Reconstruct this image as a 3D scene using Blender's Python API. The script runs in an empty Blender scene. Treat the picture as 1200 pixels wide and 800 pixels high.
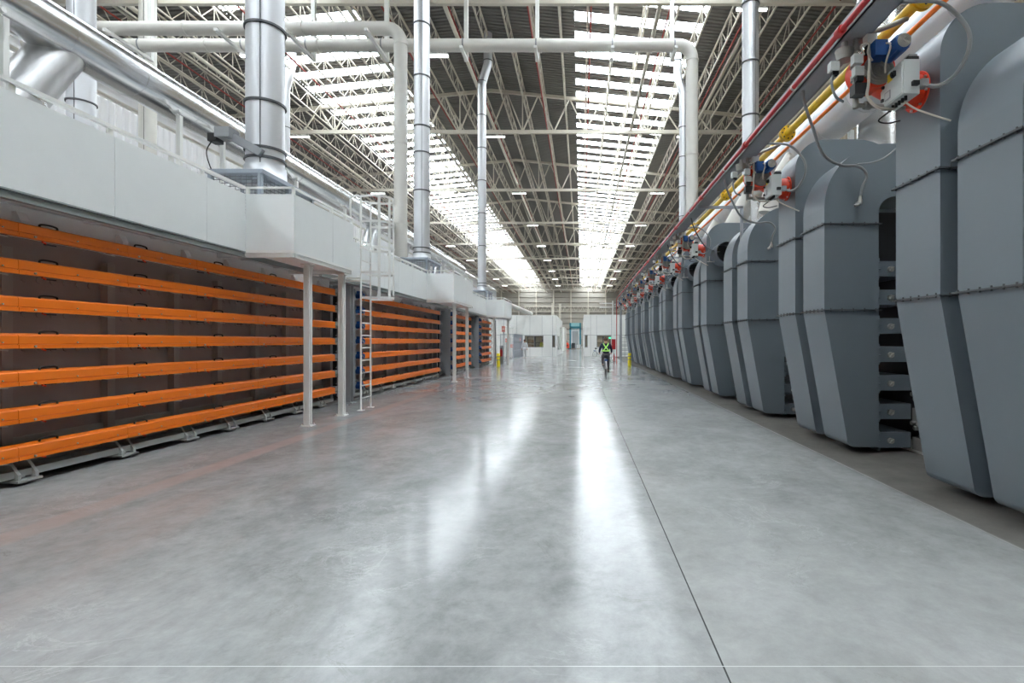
import bpy, bmesh, math, random
from mathutils import Vector, Matrix
random.seed(7)
PI = math.pi
SC = bpy.context.scene
COL = SC.collection
WL = {}
ORD = ['first','second','third','fourth','fifth','sixth','seventh','eighth','ninth','tenth','eleventh','twelfth',
       'thirteenth','fourteenth','fifteenth','sixteenth','seventeenth','eighteenth','nineteenth','twentieth',
       'twenty-first','twenty-second','twenty-third','twenty-fourth','twenty-fifth','twenty-sixth','twenty-seventh','twenty-eighth','twenty-ninth','thirtieth']

# ------------------------------------------------------------------ helpers
class MB:
    def __init__(s): s.v = []; s.f = []; s.sm = []
    def add(s, vs, fs, sm=False):
        o = len(s.v); s.v += [tuple(v) for v in vs]
        for i, f in enumerate(fs):
            s.f.append([o + k for k in f]); s.sm.append(sm[i] if isinstance(sm, list) else sm)
        return s
    def box(s, x0, x1, y0, y1, z0, z1):
        x0, x1 = min(x0, x1), max(x0, x1); y0, y1 = min(y0, y1), max(y0, y1); z0, z1 = min(z0, z1), max(z0, z1)
        v = [(x0,y0,z0),(x1,y0,z0),(x1,y1,z0),(x0,y1,z0),(x0,y0,z1),(x1,y0,z1),(x1,y1,z1),(x0,y1,z1)]
        return s.add(v, [(0,3,2,1),(4,5,6,7),(0,1,5,4),(1,2,6,5),(2,3,7,6),(3,0,4,7)])
    def bar(s, p, q, w, h=None, up=(0,0,1)):
        h = w if h is None else h
        p = Vector(p); q = Vector(q); d = (q - p).normalized(); u = Vector(up)
        if abs(d.dot(u)) > .99: u = Vector((1,0,0))
        a = d.cross(u).normalized(); b = a.cross(d).normalized()
        v = []
        for c in (p, q):
            for (i, j) in ((-1,-1),(1,-1),(1,1),(-1,1)): v.append(c + a*(i*w/2) + b*(j*h/2))
        return s.add(v, [(0,1,2,3),(7,6,5,4),(0,4,5,1),(1,5,6,2),(2,6,7,3),(3,7,4,0)])
    def tube(s, pts, r, n=12, cap=True, closed=False):
        pts = [Vector(p) for p in pts]; N = len(pts)
        rs = r if isinstance(r, (list, tuple)) else [r]*N
        rings = []; t0 = None; u = None
        for i in range(N):
            if closed: t = (pts[(i+1) % N] - pts[i-1]).normalized()
            else: t = (pts[min(i+1, N-1)] - pts[max(i-1, 0)]).normalized()
            if u is None:
                u = t.cross(Vector((0,0,1)))
                if u.length < .05: u = t.cross(Vector((1,0,0)))
                u.normalize()
            else:
                u = (u - t*u.dot(t))
                if u.length < 1e-4: u = t.cross(Vector((1,0,0)))
                u.normalize()
            w = t.cross(u)
            rings.append([pts[i] + (u*math.cos(2*PI*k/n) + w*math.sin(2*PI*k/n))*rs[i] for k in range(n)])
        v = [p for g in rings for p in g]; f = []
        for i in range(N if closed else N-1):
            a = i*n; b = ((i+1) % N)*n
            for k in range(n): f.append((a+k, a+(k+1) % n, b+(k+1) % n, b+k))
        s.add(v, f, True)
        if cap and not closed:
            s.add(rings[0], [tuple(range(n))[::-1]]); s.add(rings[-1], [tuple(range(n))])
        return s
    def cyl(s, p, q, r, n=20): return s.tube([p, q], r, n)
    def ring(s, c, axis, r0, r1, h, n=24):
        """annular band centred at c"""
        ax = {'x':Vector((1,0,0)),'y':Vector((0,1,0)),'z':Vector((0,0,1))}[axis]
        u = ax.orthogonal().normalized(); w = ax.cross(u); c = Vector(c)
        def rg(r, t): return [c + ax*t + (u*math.cos(2*PI*k/n)+w*math.sin(2*PI*k/n))*r for k in range(n)]
        R = [rg(r1,-h/2), rg(r1,h/2), rg(r0,h/2), rg(r0,-h/2)]
        for j in range(4):
            a, b = R[j], R[(j+1) % 4]
            s.add(a+b, [(k,(k+1)%n,n+(k+1)%n,n+k) for k in range(n)], j in (0,2))
        return s
    def prism(s, prof, axis, a0, a1, smooth=None):
        """prof: closed list of 2-D points, extruded along an axis from a0 to a1"""
        n = len(prof)
        def P(p, a):
            return (p[0], a, p[1]) if axis == 'y' else ((a, p[0], p[1]) if axis == 'x' else (p[0], p[1], a))
        A = [P(p, a0) for p in prof]; B = [P(p, a1) for p in prof]
        s.add(A, [tuple(range(n))]); s.add(B, [tuple(range(n))[::-1]])
        runs = smooth or []
        fl = [any(i >= a and i < b for a, b in runs) for i in range(n)]
        # smooth runs share vertices, others are split
        i = 0
        while i < n:
            j = i
            if fl[i]:
                while j < n and fl[j]: j += 1
            else: j = i+1
            idx = list(range(i, j+1)); m = len(idx)
            vs = [A[k % n] for k in idx] + [B[k % n] for k in idx]
            s.add(vs, [(k, m+k, m+k+1, k+1) for k in range(m-1)], fl[i])
            i = j
        return s
    def build(s, name, m, parent=None, label=None, mods=None, fix=True):
        off = Vector(WL.get(parent.name, (0,0,0))) if parent else Vector((0,0,0))
        me = bpy.data.meshes.new(name)
        me.from_pydata([Vector(v) - off for v in s.v], [], s.f)
        me.polygons.foreach_set('use_smooth', s.sm)
        if fix:
            b = bmesh.new(); b.from_mesh(me); bmesh.ops.recalc_face_normals(b, faces=b.faces); b.to_mesh(me); b.free()
        me.materials.append(m)
        o = bpy.data.objects.new(name, me); COL.objects.link(o)
        if parent: o.parent = parent
        WL[o.name] = tuple(off)
        if label: o['label'] = label
        return o

def thing(name, label, cat, loc=(0,0,0), group=None):
    o = bpy.data.objects.new(name, None); COL.objects.link(o); o.location = loc
    o.empty_display_size = .1
    WL[o.name] = tuple(loc); o['label'] = label; o['category'] = cat
    if group: o['group'] = group
    return o
def tag(o, label, cat, group=None):
    o['label'] = label; o['category'] = cat
    if group: o['group'] = group
    return o
def struct(o):
    o['kind'] = 'structure'; return o
def dup(root, loc, label=None, group=None, skip=()):
    def cp(o, par):
        c = o.copy(); COL.objects.link(c); c.parent = par
        for ch in list(o.children):
            cp(ch, c)
        return c
    r = root.copy(); COL.objects.link(r); r.location = loc
    WL[r.name] = tuple(loc)
    if label: r['label'] = label
    if group: r['group'] = group
    for ch in list(root.children):
        if ch.name.split('.')[0] in skip: continue
        cp(ch, r)
    return r
def arc(cx, cz, r, a0, a1, n=10):
    return [(cx + r*math.cos(math.radians(a0 + (a1-a0)*k/n)), cz + r*math.sin(math.radians(a0 + (a1-a0)*k/n))) for k in range(n+1)]
def bez(pts, n=8):
    """Catmull-Rom smoothing of a point list"""
    P = [Vector(p) for p in pts]; P = [P[0]*2-P[1]] + P + [P[-1]*2-P[-2]]; out = []
    for i in range(1, len(P)-2):
        for k in range(n):
            t = k/n
            out.append(.5*((2*P[i]) + (P[i+1]-P[i-1])*t + (2*P[i-1]-5*P[i]+4*P[i+1]-P[i+2])*t*t + (3*P[i]-P[i-1]-3*P[i+1]+P[i+2])*t**3))
    out.append(P[-2]); return out

# ------------------------------------------------------------------ materials
def mat(name, col, rough=.5, metal=0, noise=0, nscale=4, rn=0, emit=None, es=0, spec=.5, coat=0, stretch=None, bump=0):
    m = bpy.data.materials.new(name); m.use_nodes = True
    nt = m.node_tree; b = nt.nodes['Principled BSDF']
    b.inputs['Base Color'].default_value = (*col, 1); b.inputs['Roughness'].default_value = rough
    b.inputs['Metallic'].default_value = metal; b.inputs['Specular IOR Level'].default_value = spec
    b.inputs['Coat Weight'].default_value = coat
    if emit: b.inputs['Emission Color'].default_value = (*emit, 1); b.inputs['Emission Strength'].default_value = es
    if noise or rn or bump:
        tc = nt.nodes.new('ShaderNodeTexCoord'); mp = nt.nodes.new('ShaderNodeMapping')
        nt.links.new(tc.outputs['Object'], mp.inputs['Vector'])
        if stretch: mp.inputs['Scale'].default_value = stretch
        nz = nt.nodes.new('ShaderNodeTexNoise'); nz.inputs['Scale'].default_value = nscale; nz.inputs['Detail'].default_value = 5
        nt.links.new(mp.outputs[0], nz.inputs['Vector'])
        if noise:
            mx = nt.nodes.new('ShaderNodeMix'); mx.data_type = 'RGBA'
            mx.inputs['A'].default_value = (*[max(0, c*(1-noise)) for c in col], 1)
            mx.inputs['B'].default_value = (*[min(1, c*(1+noise)) for c in col], 1)
            nt.links.new(nz.outputs['Fac'], mx.inputs['Factor']); nt.links.new(mx.outputs['Result'], b.inputs['Base Color'])
        if rn:
            mr = nt.nodes.new('ShaderNodeMapRange'); mr.inputs['To Min'].default_value = max(0, rough-rn); mr.inputs['To Max'].default_value = rough+rn
            nt.links.new(nz.outputs['Fac'], mr.inputs['Value']); nt.links.new(mr.outputs[0], b.inputs['Roughness'])
        if bump:
            bp = nt.nodes.new('ShaderNodeBump'); bp.inputs['Strength'].default_value = bump; bp.inputs['Distance'].default_value = .02
            nt.links.new(nz.outputs['Fac'], bp.inputs['Height']); nt.links.new(bp.outputs[0], b.inputs['Normal'])
    return m
M = {}
M['orange'] = mat('orange_paint', (.93,.205,.010), .42, noise=.04)
M['brown'] = mat('brown_steel', (.30,.258,.235), .6, noise=.15, nscale=3)
M['brownl'] = mat('brown_upright', (.34,.31,.285), .55, noise=.12)
M['base'] = mat('grey_green_steel', (.36,.37,.35), .5, noise=.15)
M['frieze'] = mat('pale_steel', (.80,.79,.77), .4, noise=.12, nscale=2)
M['panel'] = mat('white_panel', (.77,.79,.78), .45, noise=.03)
M['cream'] = mat('cream_paint', (.66,.64,.59), .42, noise=.04)
M['white'] = mat('white_paint', (.80,.80,.77), .45, noise=.03)
M['channel'] = mat('galvanised_channel', (.33,.37,.36), .4, metal=.4, noise=.1)
M['silver'] = mat('aluminium_cladding', (.80,.80,.80), .22, metal=.95, noise=.04, nscale=1.5, stretch=(3,.3,3))
M['silverm'] = mat('matt_aluminium_cladding', (.66,.67,.69), .45, metal=.7, noise=.04, nscale=2, stretch=(2,2,.3))
M['silverd'] = mat('dull_aluminium_cladding', (.50,.50,.50), .38, metal=.7, noise=.25, nscale=1.2, stretch=(6,6,.2))
M['hood'] = mat('grey_blue_hood', (.33,.37,.42), .45, noise=.06)
M['mesh'] = mat('wire_mesh', (.25,.26,.27), .4, metal=.5)
M['duct'] = mat('grey_blue_duct_paint', (.180,.210,.234), .40, noise=.05, nscale=1.3, rn=.05)
M['flange'] = mat('dark_flange', (.10,.105,.11), .45, metal=.3)
M['black'] = mat('black_plastic', (.015,.015,.016), .5)
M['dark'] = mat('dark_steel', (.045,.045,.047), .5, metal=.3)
M['bolt'] = mat('zinc_bolt', (.55,.54,.5), .35, metal=.8)
M['red'] = mat('red_orange_paint', (.78,.055,.015), .38)
M['pipered'] = mat('red_pipe_paint', (.48,.018,.022), .4)
M['yellow'] = mat('yellow_paint', (.80,.50,.02), .4, noise=.05)
M['bollard'] = mat('yellow_plastic', (.85,.72,.03), .4)
M['blue'] = mat('blue_motor_paint', (.010,.075,.26), .4)
M['ltgrey'] = mat('pale_grey_box', (.60,.62,.60), .42)
M['midgrey'] = mat('mid_grey', (.30,.31,.32), .5, noise=.06)
M['cast'] = mat('cast_metal', (.35,.34,.31), .45, metal=.5, noise=.2, nscale=20)
M['hose'] = mat('grey_hose', (.28,.29,.29), .5)
M['hosed'] = mat('dark_hose', (.09,.095,.1), .5)
M['hosel'] = mat('beige_cable', (.55,.50,.42), .5)
M['roof'] = mat('roof_deck', (.17,.162,.146), .6, noise=.12, nscale=.3)
M['truss'] = mat('cream_steel', (.62,.575,.48), .5, noise=.05)
M['teal'] = mat('pale_teal_paint', (.25,.48,.50), .5)
M['lamp'] = mat('lamp_diffuser', (.9,.9,.9), .5, emit=(.93,.97,1), es=7)
M['wallL'] = mat('corrugated_white_sheet', (.80,.81,.83), .45, noise=.08, nscale=.5, stretch=(1,4,.2))
M['wallR'] = mat('corrugated_beige_sheet', (.33,.275,.20), .55, noise=.1, nscale=.6)
M['wallE'] = mat('beige_cladding', (.36,.33,.28), .6, noise=.06, nscale=.2)
M['redb'] = mat('red_primer', (.30,.03,.02), .6)
M['sign'] = mat('pink_red_sign', (.85,.33,.27), .5)
M['skin'] = mat('skin', (.50,.27,.18), .5)
M['hair'] = mat('dark_hair', (.10,.045,.028), .6)
M['navy'] = mat('navy_cloth', (.012,.020,.045), .8)
M['trous'] = mat('grey_brown_trousers', (.095,.085,.085), .85)
M['hiviz'] = mat('lime_reflective', (.50,.92,.18), .5)
M['hivy'] = mat('yellow_vest', (.80,.72,.04), .6)
M['orc'] = mat('orange_cloth', (.85,.10,.04), .6)
M['wcoat'] = mat('white_cloth', (.7,.7,.7), .8)
M['wood'] = mat('brown_cardboard', (.38,.24,.13), .7, noise=.2)
M['tan'] = mat('tan_board', (.50,.40,.27), .7, noise=.1)
M['fence'] = mat('grey_fence', (.36,.38,.41), .5)
M['green'] = mat('green_lamp', (.05,.6,.25), .5, emit=(.05,.9,.4), es=2)
M['rubber'] = mat('tyre_rubber', (.03,.03,.03), .7)
M['tealf'] = mat('teal_frame', (.03,.20,.25), .5)
M['shutter'] = mat('roller_shutter', (.33,.34,.34), .5)
M['acc'] = mat('yellow_label', (.85,.6,.02), .5)
M['brick'] = mat('cream_machine_wall', (.50,.49,.45), .6, noise=.1)

def glass_mat(name, tr=(.93,.97,1), k=.06, r=.1):
    m = bpy.data.materials.new(name); m.use_nodes = True; nt = m.node_tree
    for n in list(nt.nodes): nt.nodes.remove(n)
    o = nt.nodes.new('ShaderNodeOutputMaterial'); mx = nt.nodes.new('ShaderNodeMixShader')
    t = nt.nodes.new('ShaderNodeBsdfTransparent'); g = nt.nodes.new('ShaderNodeBsdfGlossy')
    t.inputs['Color'].default_value = (*tr, 1); g.inputs['Roughness'].default_value = r
    mx.inputs[0].default_value = k
    nt.links.new(t.outputs[0], mx.inputs[1]); nt.links.new(g.outputs[0], mx.inputs[2]); nt.links.new(mx.outputs[0], o.inputs['Surface'])
    return m
M['glass'] = glass_mat('clear_glass')
def daylight_sheet(m, k):
    nt = m.node_tree; o = [n for n in nt.nodes if n.type == 'OUTPUT_MATERIAL'][0]; b = nt.nodes['Principled BSDF']
    mx = nt.nodes.new('ShaderNodeMixShader'); t = nt.nodes.new('ShaderNodeBsdfTransparent'); mx.inputs[0].default_value = k
    nt.links.new(b.outputs[0], mx.inputs[1]); nt.links.new(t.outputs[0], mx.inputs[2]); nt.links.new(mx.outputs[0], o.inputs['Surface'])
daylight_sheet(M['wallL'], .015)
M['sheet'] = glass_mat('clear_roof_sheet', (.93,.97,1), .04, .3)

def floor_mat():
    m = bpy.data.materials.new('polished_concrete'); m.use_nodes = True; nt = m.node_tree; L = nt.links.new
    b = nt.nodes['Principled BSDF']
    tc = nt.nodes.new('ShaderNodeTexCoord'); sp = nt.nodes.new('ShaderNodeSeparateXYZ'); L(tc.outputs['Object'], sp.inputs[0])
    def noise(scale, st=(1,1,1), det=6, rough=.6, dist=0):
        mp = nt.nodes.new('ShaderNodeMapping'); mp.inputs['Scale'].default_value = st; L(tc.outputs['Object'], mp.inputs[0])
        n = nt.nodes.new('ShaderNodeTexNoise'); n.inputs['Scale'].default_value = scale; n.inputs['Detail'].default_value = det
        n.inputs['Roughness'].default_value = rough; n.inputs['Distortion'].default_value = dist; L(mp.outputs[0], n.inputs['Vector']); return n.outputs['Fac']
    def ramp(v, a, c0, c1, z=1.0):
        r = nt.nodes.new('ShaderNodeValToRGB'); L(v, r.inputs[0]); r.color_ramp.elements[0].position = a; r.color_ramp.elements[1].position = z
        r.color_ramp.elements[0].color = (*c0,1); r.color_ramp.elements[1].color = (*c1,1); return r.outputs[0]
    def math_(op, a, bb, c=None):
        n = nt.nodes.new('ShaderNodeMath'); n.operation = op
        for i, v in enumerate((a, bb, c)):
            if v is None: continue
            if isinstance(v, (int, float)): n.inputs[i].default_value = v
            else: L(v, n.inputs[i])
        return n.outputs[0]
    def mix(f, a, bb, mode='MIX'):
        n = nt.nodes.new('ShaderNodeMix'); n.data_type = 'RGBA'; n.blend_type = mode
        for k, v in (('Factor', f), ('A', a), ('B', bb)):
            if isinstance(v, float): n.inputs[k].default_value = v
            elif isinstance(v, tuple): n.inputs[k].default_value = (*v, 1)
            else: L(v, n.inputs[k])
        return n.outputs['Result']
    def sstep(v, a, bb):
        n = nt.nodes.new('ShaderNodeMapRange'); n.interpolation_type = 'SMOOTHSTEP'; n.inputs['From Min'].default_value = a; n.inputs['From Max'].default_value = bb
        L(v, n.inputs['Value']); return n.outputs[0]
    c = ramp(noise(.42, (1,.7,1), 10, .66, .25), .34, (.145,.150,.152), (.43,.435,.432), .65)
    c = mix(.40, c, ramp(noise(2.0, (1,.8,1), 10, .74, .35), .34, (.165,.166,.165), (.46,.46,.45), .68))
    c = mix(math_('MULTIPLY', ramp(noise(.7, (1,.45,1), 8, .66, .5), .52, (0,0,0), (1,1,1), .70), .45), c, (.44,.44,.43))
    c = mix(math_('MULTIPLY', ramp(noise(.6, (1.2,.5,1), 8, .7, .5), .54, (0,0,0), (1,1,1), .68), .50), c, (.175,.168,.158))
    X = sp.outputs[0]; Y = sp.outputs[1]
    fine = noise(7, (1,1,1), 10, .78, .2)
    c = mix(.16, c, ramp(fine, .36, (.12,.12,.118), (.50,.50,.49), .64))
    vein = math_('ABSOLUTE', math_('SUBTRACT', noise(1.1, (1,1,1), 10, .7, .9), .5), None)
    vm = math_('MULTIPLY', math_('SUBTRACT', 1, sstep(vein, .002, .010)), ramp(noise(.9), .5, (0,0,0), (1,1,1), .62))
    c = mix(math_('MULTIPLY', vm, .45), c, (.16,.152,.142))
    vein2 = math_('ABSOLUTE', math_('SUBTRACT', noise(.8, (1,1.3,1), 10, .72, 1.2), .47), None)
    vm2 = math_('MULTIPLY', math_('SUBTRACT', 1, sstep(vein2, .002, .014)), ramp(noise(.7, (1.2,1,1)), .5, (0,0,0), (1,1,1), .6))
    c = mix(math_('MULTIPLY', vm2, .4), c, (.50,.50,.49))
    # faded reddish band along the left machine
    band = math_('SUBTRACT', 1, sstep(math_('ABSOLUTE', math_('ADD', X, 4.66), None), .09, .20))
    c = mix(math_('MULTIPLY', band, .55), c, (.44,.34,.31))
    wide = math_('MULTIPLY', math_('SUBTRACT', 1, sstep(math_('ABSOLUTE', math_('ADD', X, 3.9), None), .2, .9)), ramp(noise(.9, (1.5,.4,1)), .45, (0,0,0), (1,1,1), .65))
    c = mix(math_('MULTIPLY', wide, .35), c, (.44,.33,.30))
    # slab right of the joint is a little paler
    c = mix(math_('MULTIPLY', sstep(X, .69, .71), .25), c, (.42,.42,.40))
    # joints
    j1 = math_('LESS_THAN', math_('ABSOLUTE', math_('SUBTRACT', X, .70), None), .0045)
    ym = math_('MODULO', math_('ADD', Y, 100*8.4-2.52+4.2), 8.4)
    j2 = math_('LESS_THAN', math_('ABSOLUTE', math_('SUBTRACT', ym, 4.2), None), .003)
    c = mix(j1, c, (.06,.06,.06)); c = mix(j2, c, (.55,.55,.54))
    # raw concrete under the machines
    raw = sstep(X, 3.36, 3.42)
    rl = sstep(math_('MULTIPLY', X, -1), 6.1, 6.5)
    r = math_('MAXIMUM', raw, rl)
    c = mix(r, c, ramp(noise(2, (1,1,1), 8, .7), .3, (.13,.12,.108), (.20,.188,.17), .7))
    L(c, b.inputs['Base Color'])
    ro = math_('ADD', math_('MULTIPLY', noise(.5, (1,1,1), 2, .5, 0), .16), .075)
    ro = math_('ADD', ro, math_('MULTIPLY', r, .4))
    L(ro, b.inputs['Roughness'])
    b.inputs['Specular IOR Level'].default_value = .14
    return m

# ------------------------------------------------------------------ the hall
H0, H1 = -32.0, 186.0            # hall length
XL, XR, XC = -30.7, 16.0, -7.4   # side walls and ridge
ZR = 22.5
BAY = 16.07
TY = [25.8 + BAY*k for k in range(-3, 10)]
def zroof(x): return ZR - .1*abs(x - XC)
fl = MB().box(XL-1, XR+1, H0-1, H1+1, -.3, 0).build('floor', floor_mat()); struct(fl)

# roof deck, trapezoid ribs across the hall, open strips at the skylights
SK = [(-.4, 7.5), (-21.2, -13.9)]
P = 2.009; RIB = P/6
c = MB()
def ribs(y0, y1, x0, x1):
    n = max(1, round((y1-y0)/RIB)); d = (y1-y0)/n; prof = []
    for i in range(n):
        y = y0 + i*d
        prof += [(y, 0), (y+.55*d, 0), (y+.65*d, .07), (y+.9*d, .07)]
    prof.append((y1, 0))
    vs = [(x0, y, zroof(x0)+z) for y, z in prof] + [(x1, y, zroof(x1)+z) for y, z in prof]; m = len(prof)
    c.add(vs, [(k, k+1, m+k+1, m+k) for k in range(m-1)])
for a, b_ in ((XL, SK[1][0]), (SK[1][1], XC), (XC, SK[0][0]), (SK[0][1], XR)): ribs(H0, H1, a, b_)
nst = int((H1-H0)/P)
for (a, b_) in SK:
    for k in range(nst+1):
        y = H0 + k*P
        ribs(y, min(y + P*.54, H1), a, b_)
struct(c.build('ceiling', M['roof'], fix=False))
for n_, (a, b_) in enumerate(SK):
    g = MB()
    g.add([(a, H0, zroof(a)+.10), (b_, H0, zroof(b_)+.10), (b_, H1, zroof(b_)+.10), (a, H1, zroof(a)+.10)], [(0,1,2,3)])
    struct(g.build('window_%d' % (n_+1), M['sheet'], fix=False))

def corr(x, y0, y1, z0, z1, pitch=.5, d=.07, sgn=1):
    m = MB(); n = int((y1-y0)/pitch); pr = []
    for i in range(n):
        y = y0 + i*pitch; pr += [(y, 0), (y+.45*pitch, 0), (y+.55*pitch, d), (y+.9*pitch, d)]
    pr.append((y1, 0)); k = len(pr)
    m.add([(x+sgn*q, y, z0) for y, q in pr] + [(x+sgn*q, y, z1) for y, q in pr], [(i, i+1, k+i+1, k+i) for i in range(k-1)])
    return m
wl = corr(XL, H0, H1, 0, 17.2, .55, .10); wl.box(XL-.15, XL-.12, H0, H1, 0, 5.5); wl.box(XL-.15, XL-.12, H0, H1, 17.2, zroof(XL)+.3)
struct(wl.build('wall_left', M['wallL'], fix=False))
struct(MB().box(XL+.05, XL+.35, H0, H1, 17.2, 17.38).build('trim_1', M['cream']))
wr = corr(XR, H0, H1, 0, zroof(XR)-.05, .42, .06, -1); wr.box(XR+.12, XR+.15, H0, H1, 0, zroof(XR)+.3)
struct(wr.build('wall_right', M['wallR'], fix=False))
g = MB()
for z in (3, 6, 9, 12, 15, 18): g.box(XR-.28, XR-.08, H0, H1, z, z+.18)
for y in TY: g.box(XR-.5, XR-.1, y-.2, y+.2, 0, zroof(XR)-.2)
struct(g.build('trim_2', M['truss']))
struct(MB().box(XL-1, XR+1, H0-.3, H0, 0, 23).build('wall_back', M['brownl']))
e = MB().box(XL-1, XR+1, H1, H1+.3, 0, 23)
for k in range(12):
    z = .3 + k*1.9
    e.prism([(H1, z), (H1-.30, z+.12), (H1-.08, z+1.62), (H1, z+1.62)], 'x', XL, XR)
struct(e.build('wall_end', M['wallE']))
g = MB()
for k in range(9):
    x = -28.5 + 6.3*k - .4
    g.box(x-.2, x+.2, H1-.6, H1-.05, 0, 20)
z = 12.2
for zz in (z, z+1.8): g.box(XL, XR, H1-.9, H1-.7, zz, zz+.22)
for k in range(int((XR-XL)/1.6)):
    x = XL+1.6*k; g.bar((x, H1-.8, z), (x+.8, H1-.8, z+1.8), .12); g.bar((x+.8, H1-.8, z+1.8), (x+1.6, H1-.8, z), .12)
struct(g.build('trim_4', M['truss']))

# main trusses
ZC = 18.6
def make_truss():
    t = thing('roof_truss', '', 'roof truss', (0,0,0), 'cross trusses carrying the roof')
    MB().box(XL+.3, XR-.3, -.11, .11, ZC-.06, ZC+.22).build('bottom_chord', M['truss'], t)
    m = MB(); zt = lambda x: zroof(x)-.42
    for a, b_ in ((XL+.3, XC), (XC, XR-.3)): m.bar((a, 0, zt(a)), (b_, 0, zt(b_)), .2, .24)
    m.build('top_chord', M['truss'], t)
    w = MB(); N = 18; d = (XR-XL-.6)/N
    for i in range(N):
        x = XL+.3+i*d; xm = x + d/2
        w.bar((x, 0, ZC+.1), (xm, 0, zt(xm)), .10); w.bar((xm, 0, zt(xm)), (x+d, 0, ZC+.1), .10)
        if i % 2 == 0: w.bar((x, 0, ZC+.1), (x, 0, zt(x)), .09)
    w.build('web', M['truss'], t)
    return t
t0 = make_truss()
vis = 0
for i, y in enumerate(TY):
    t = t0 if i == 0 else dup(t0, (0, y, 0))
    t.location = (0, y, 0)
    if y < 10: t['label'] = 'cream lattice roof truss crossing above and behind the viewpoint'
    else:
        t['label'] = 'cream lattice truss crossing the roof, %s one counted from the near end' % ORD[vis]; vis += 1
# pale teal beam painted for lamp light reflected on the nearest visible chord
bm_ = MB().box(XL+.4, XR-.4, 25.62, 25.98, ZC+.225, ZC+.295); tag(bm_.build('roof_beam', M['teal']), 'pale teal beam standing for reflected lamp light on the nearest cream truss at the top of the view', 'beam')
# longitudinal lattice joists
def make_joist():
    t = thing('roof_joist', '', 'roof joist', (0,0,0), 'lattice joists running the length of the roof')
    MB().box(-.05, .05, H0+.2, H1-1, -.32, -.22).build('top_chord', M['truss'], t)
    MB().box(-.045, .045, H0+.2, H1-1, -1.45, -1.37).build('bottom_chord', M['truss'], t)
    w = MB(); d = 2.009; n = int((H1-H0-2)/d)
    for i in range(n):
        y = H0+.3+i*d
        w.bar((0, y, -1.4), (0, y+d/2, -.27), .042); w.bar((0, y+d/2, -.27), (0, y+d, -1.4), .042)
        w.bar((0, y+d/2, -.27), (0, y+d/2, -1.4), .035)
    w.build('web', M['truss'], t)
    return t
j0 = make_joist(); xs = [-29.5 + 1.66*k for k in range(28)]
for i, x in enumerate(xs):
    t = j0 if i == 0 else dup(j0, (x, 0, 0))
    t.location = (x, 0, zroof(x))
    t['label'] = 'cream lattice joist running down the hall under the roof, %s from the left wall' % ORD[i]
# long round bracing tubes and red sprinkler pipes
for x, w_ in ((-23.5,'left of the left skylight'), (-12.2,'just right of the left skylight'), (-7.1,'midway between the two skylights'), (4.1,'below the right skylight'), (9.2,'right of the right skylight')):
    tag(MB().tube([(x, H0+.5, ZC+.42), (x, H1-1, ZC+.42)], .12, 8).build('bracing_tube', M['truss']), 'long cream bracing tube under the roof, %s' % w_, 'brace', 'long bracing tubes under the roof')
for i, x in enumerate((-25, -18.5, -11.2, -7.6, -3.0, .55, 4.8, 8.9, 13.0)):
    o = MB().tube([(x, H0+.5, zroof(x)-1.75), (x, H1-1, zroof(x)-1.75)], .05, 8).build('sprinkler_pipe', M['redb'])
    tag(o, 'thin dark red sprinkler pipe under the roof, %s from the left' % ORD[i], 'pipe', 'sprinkler pipes under the roof')
# light fittings
def make_light():
    t = thing('linear_light', '', 'ceiling light', (0,0,0), 'linear lights hung under the trusses')
    MB().box(-.78, .78, -.09, .09, .02, .10).build('housing', M['white'], t)
    MB().box(-.75, .75, -.075, .075, -.03, .018).build('diffuser', M['lamp'], t)
    m = MB()
    for s in (-.6, .6): m.cyl((s, 0, .1), (s, 0, .26), .01, 6)
    m.build('hanger', M['mesh'], t)
    return t
l0 = make_light(); first = True; lc = [(-23.0,'left row'), (-15.2,'second row from the left'), (-7.0,'middle row'), (.9,'row under the right skylight'), (8.6,'right row')]
for (x, nm) in lc:
    for k in range(9):
        y = TY[3+k]; z = ZC-.32
        if k == 0 and x < 5: z = 14.95; y = 24.0
        t = l0 if first else dup(l0, (0,0,0)); first = False
        t.location = (x, y, z); t['label'] = 'white linear ceiling light in the %s, %s from the near end' % (nm, ORD[k])

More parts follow.
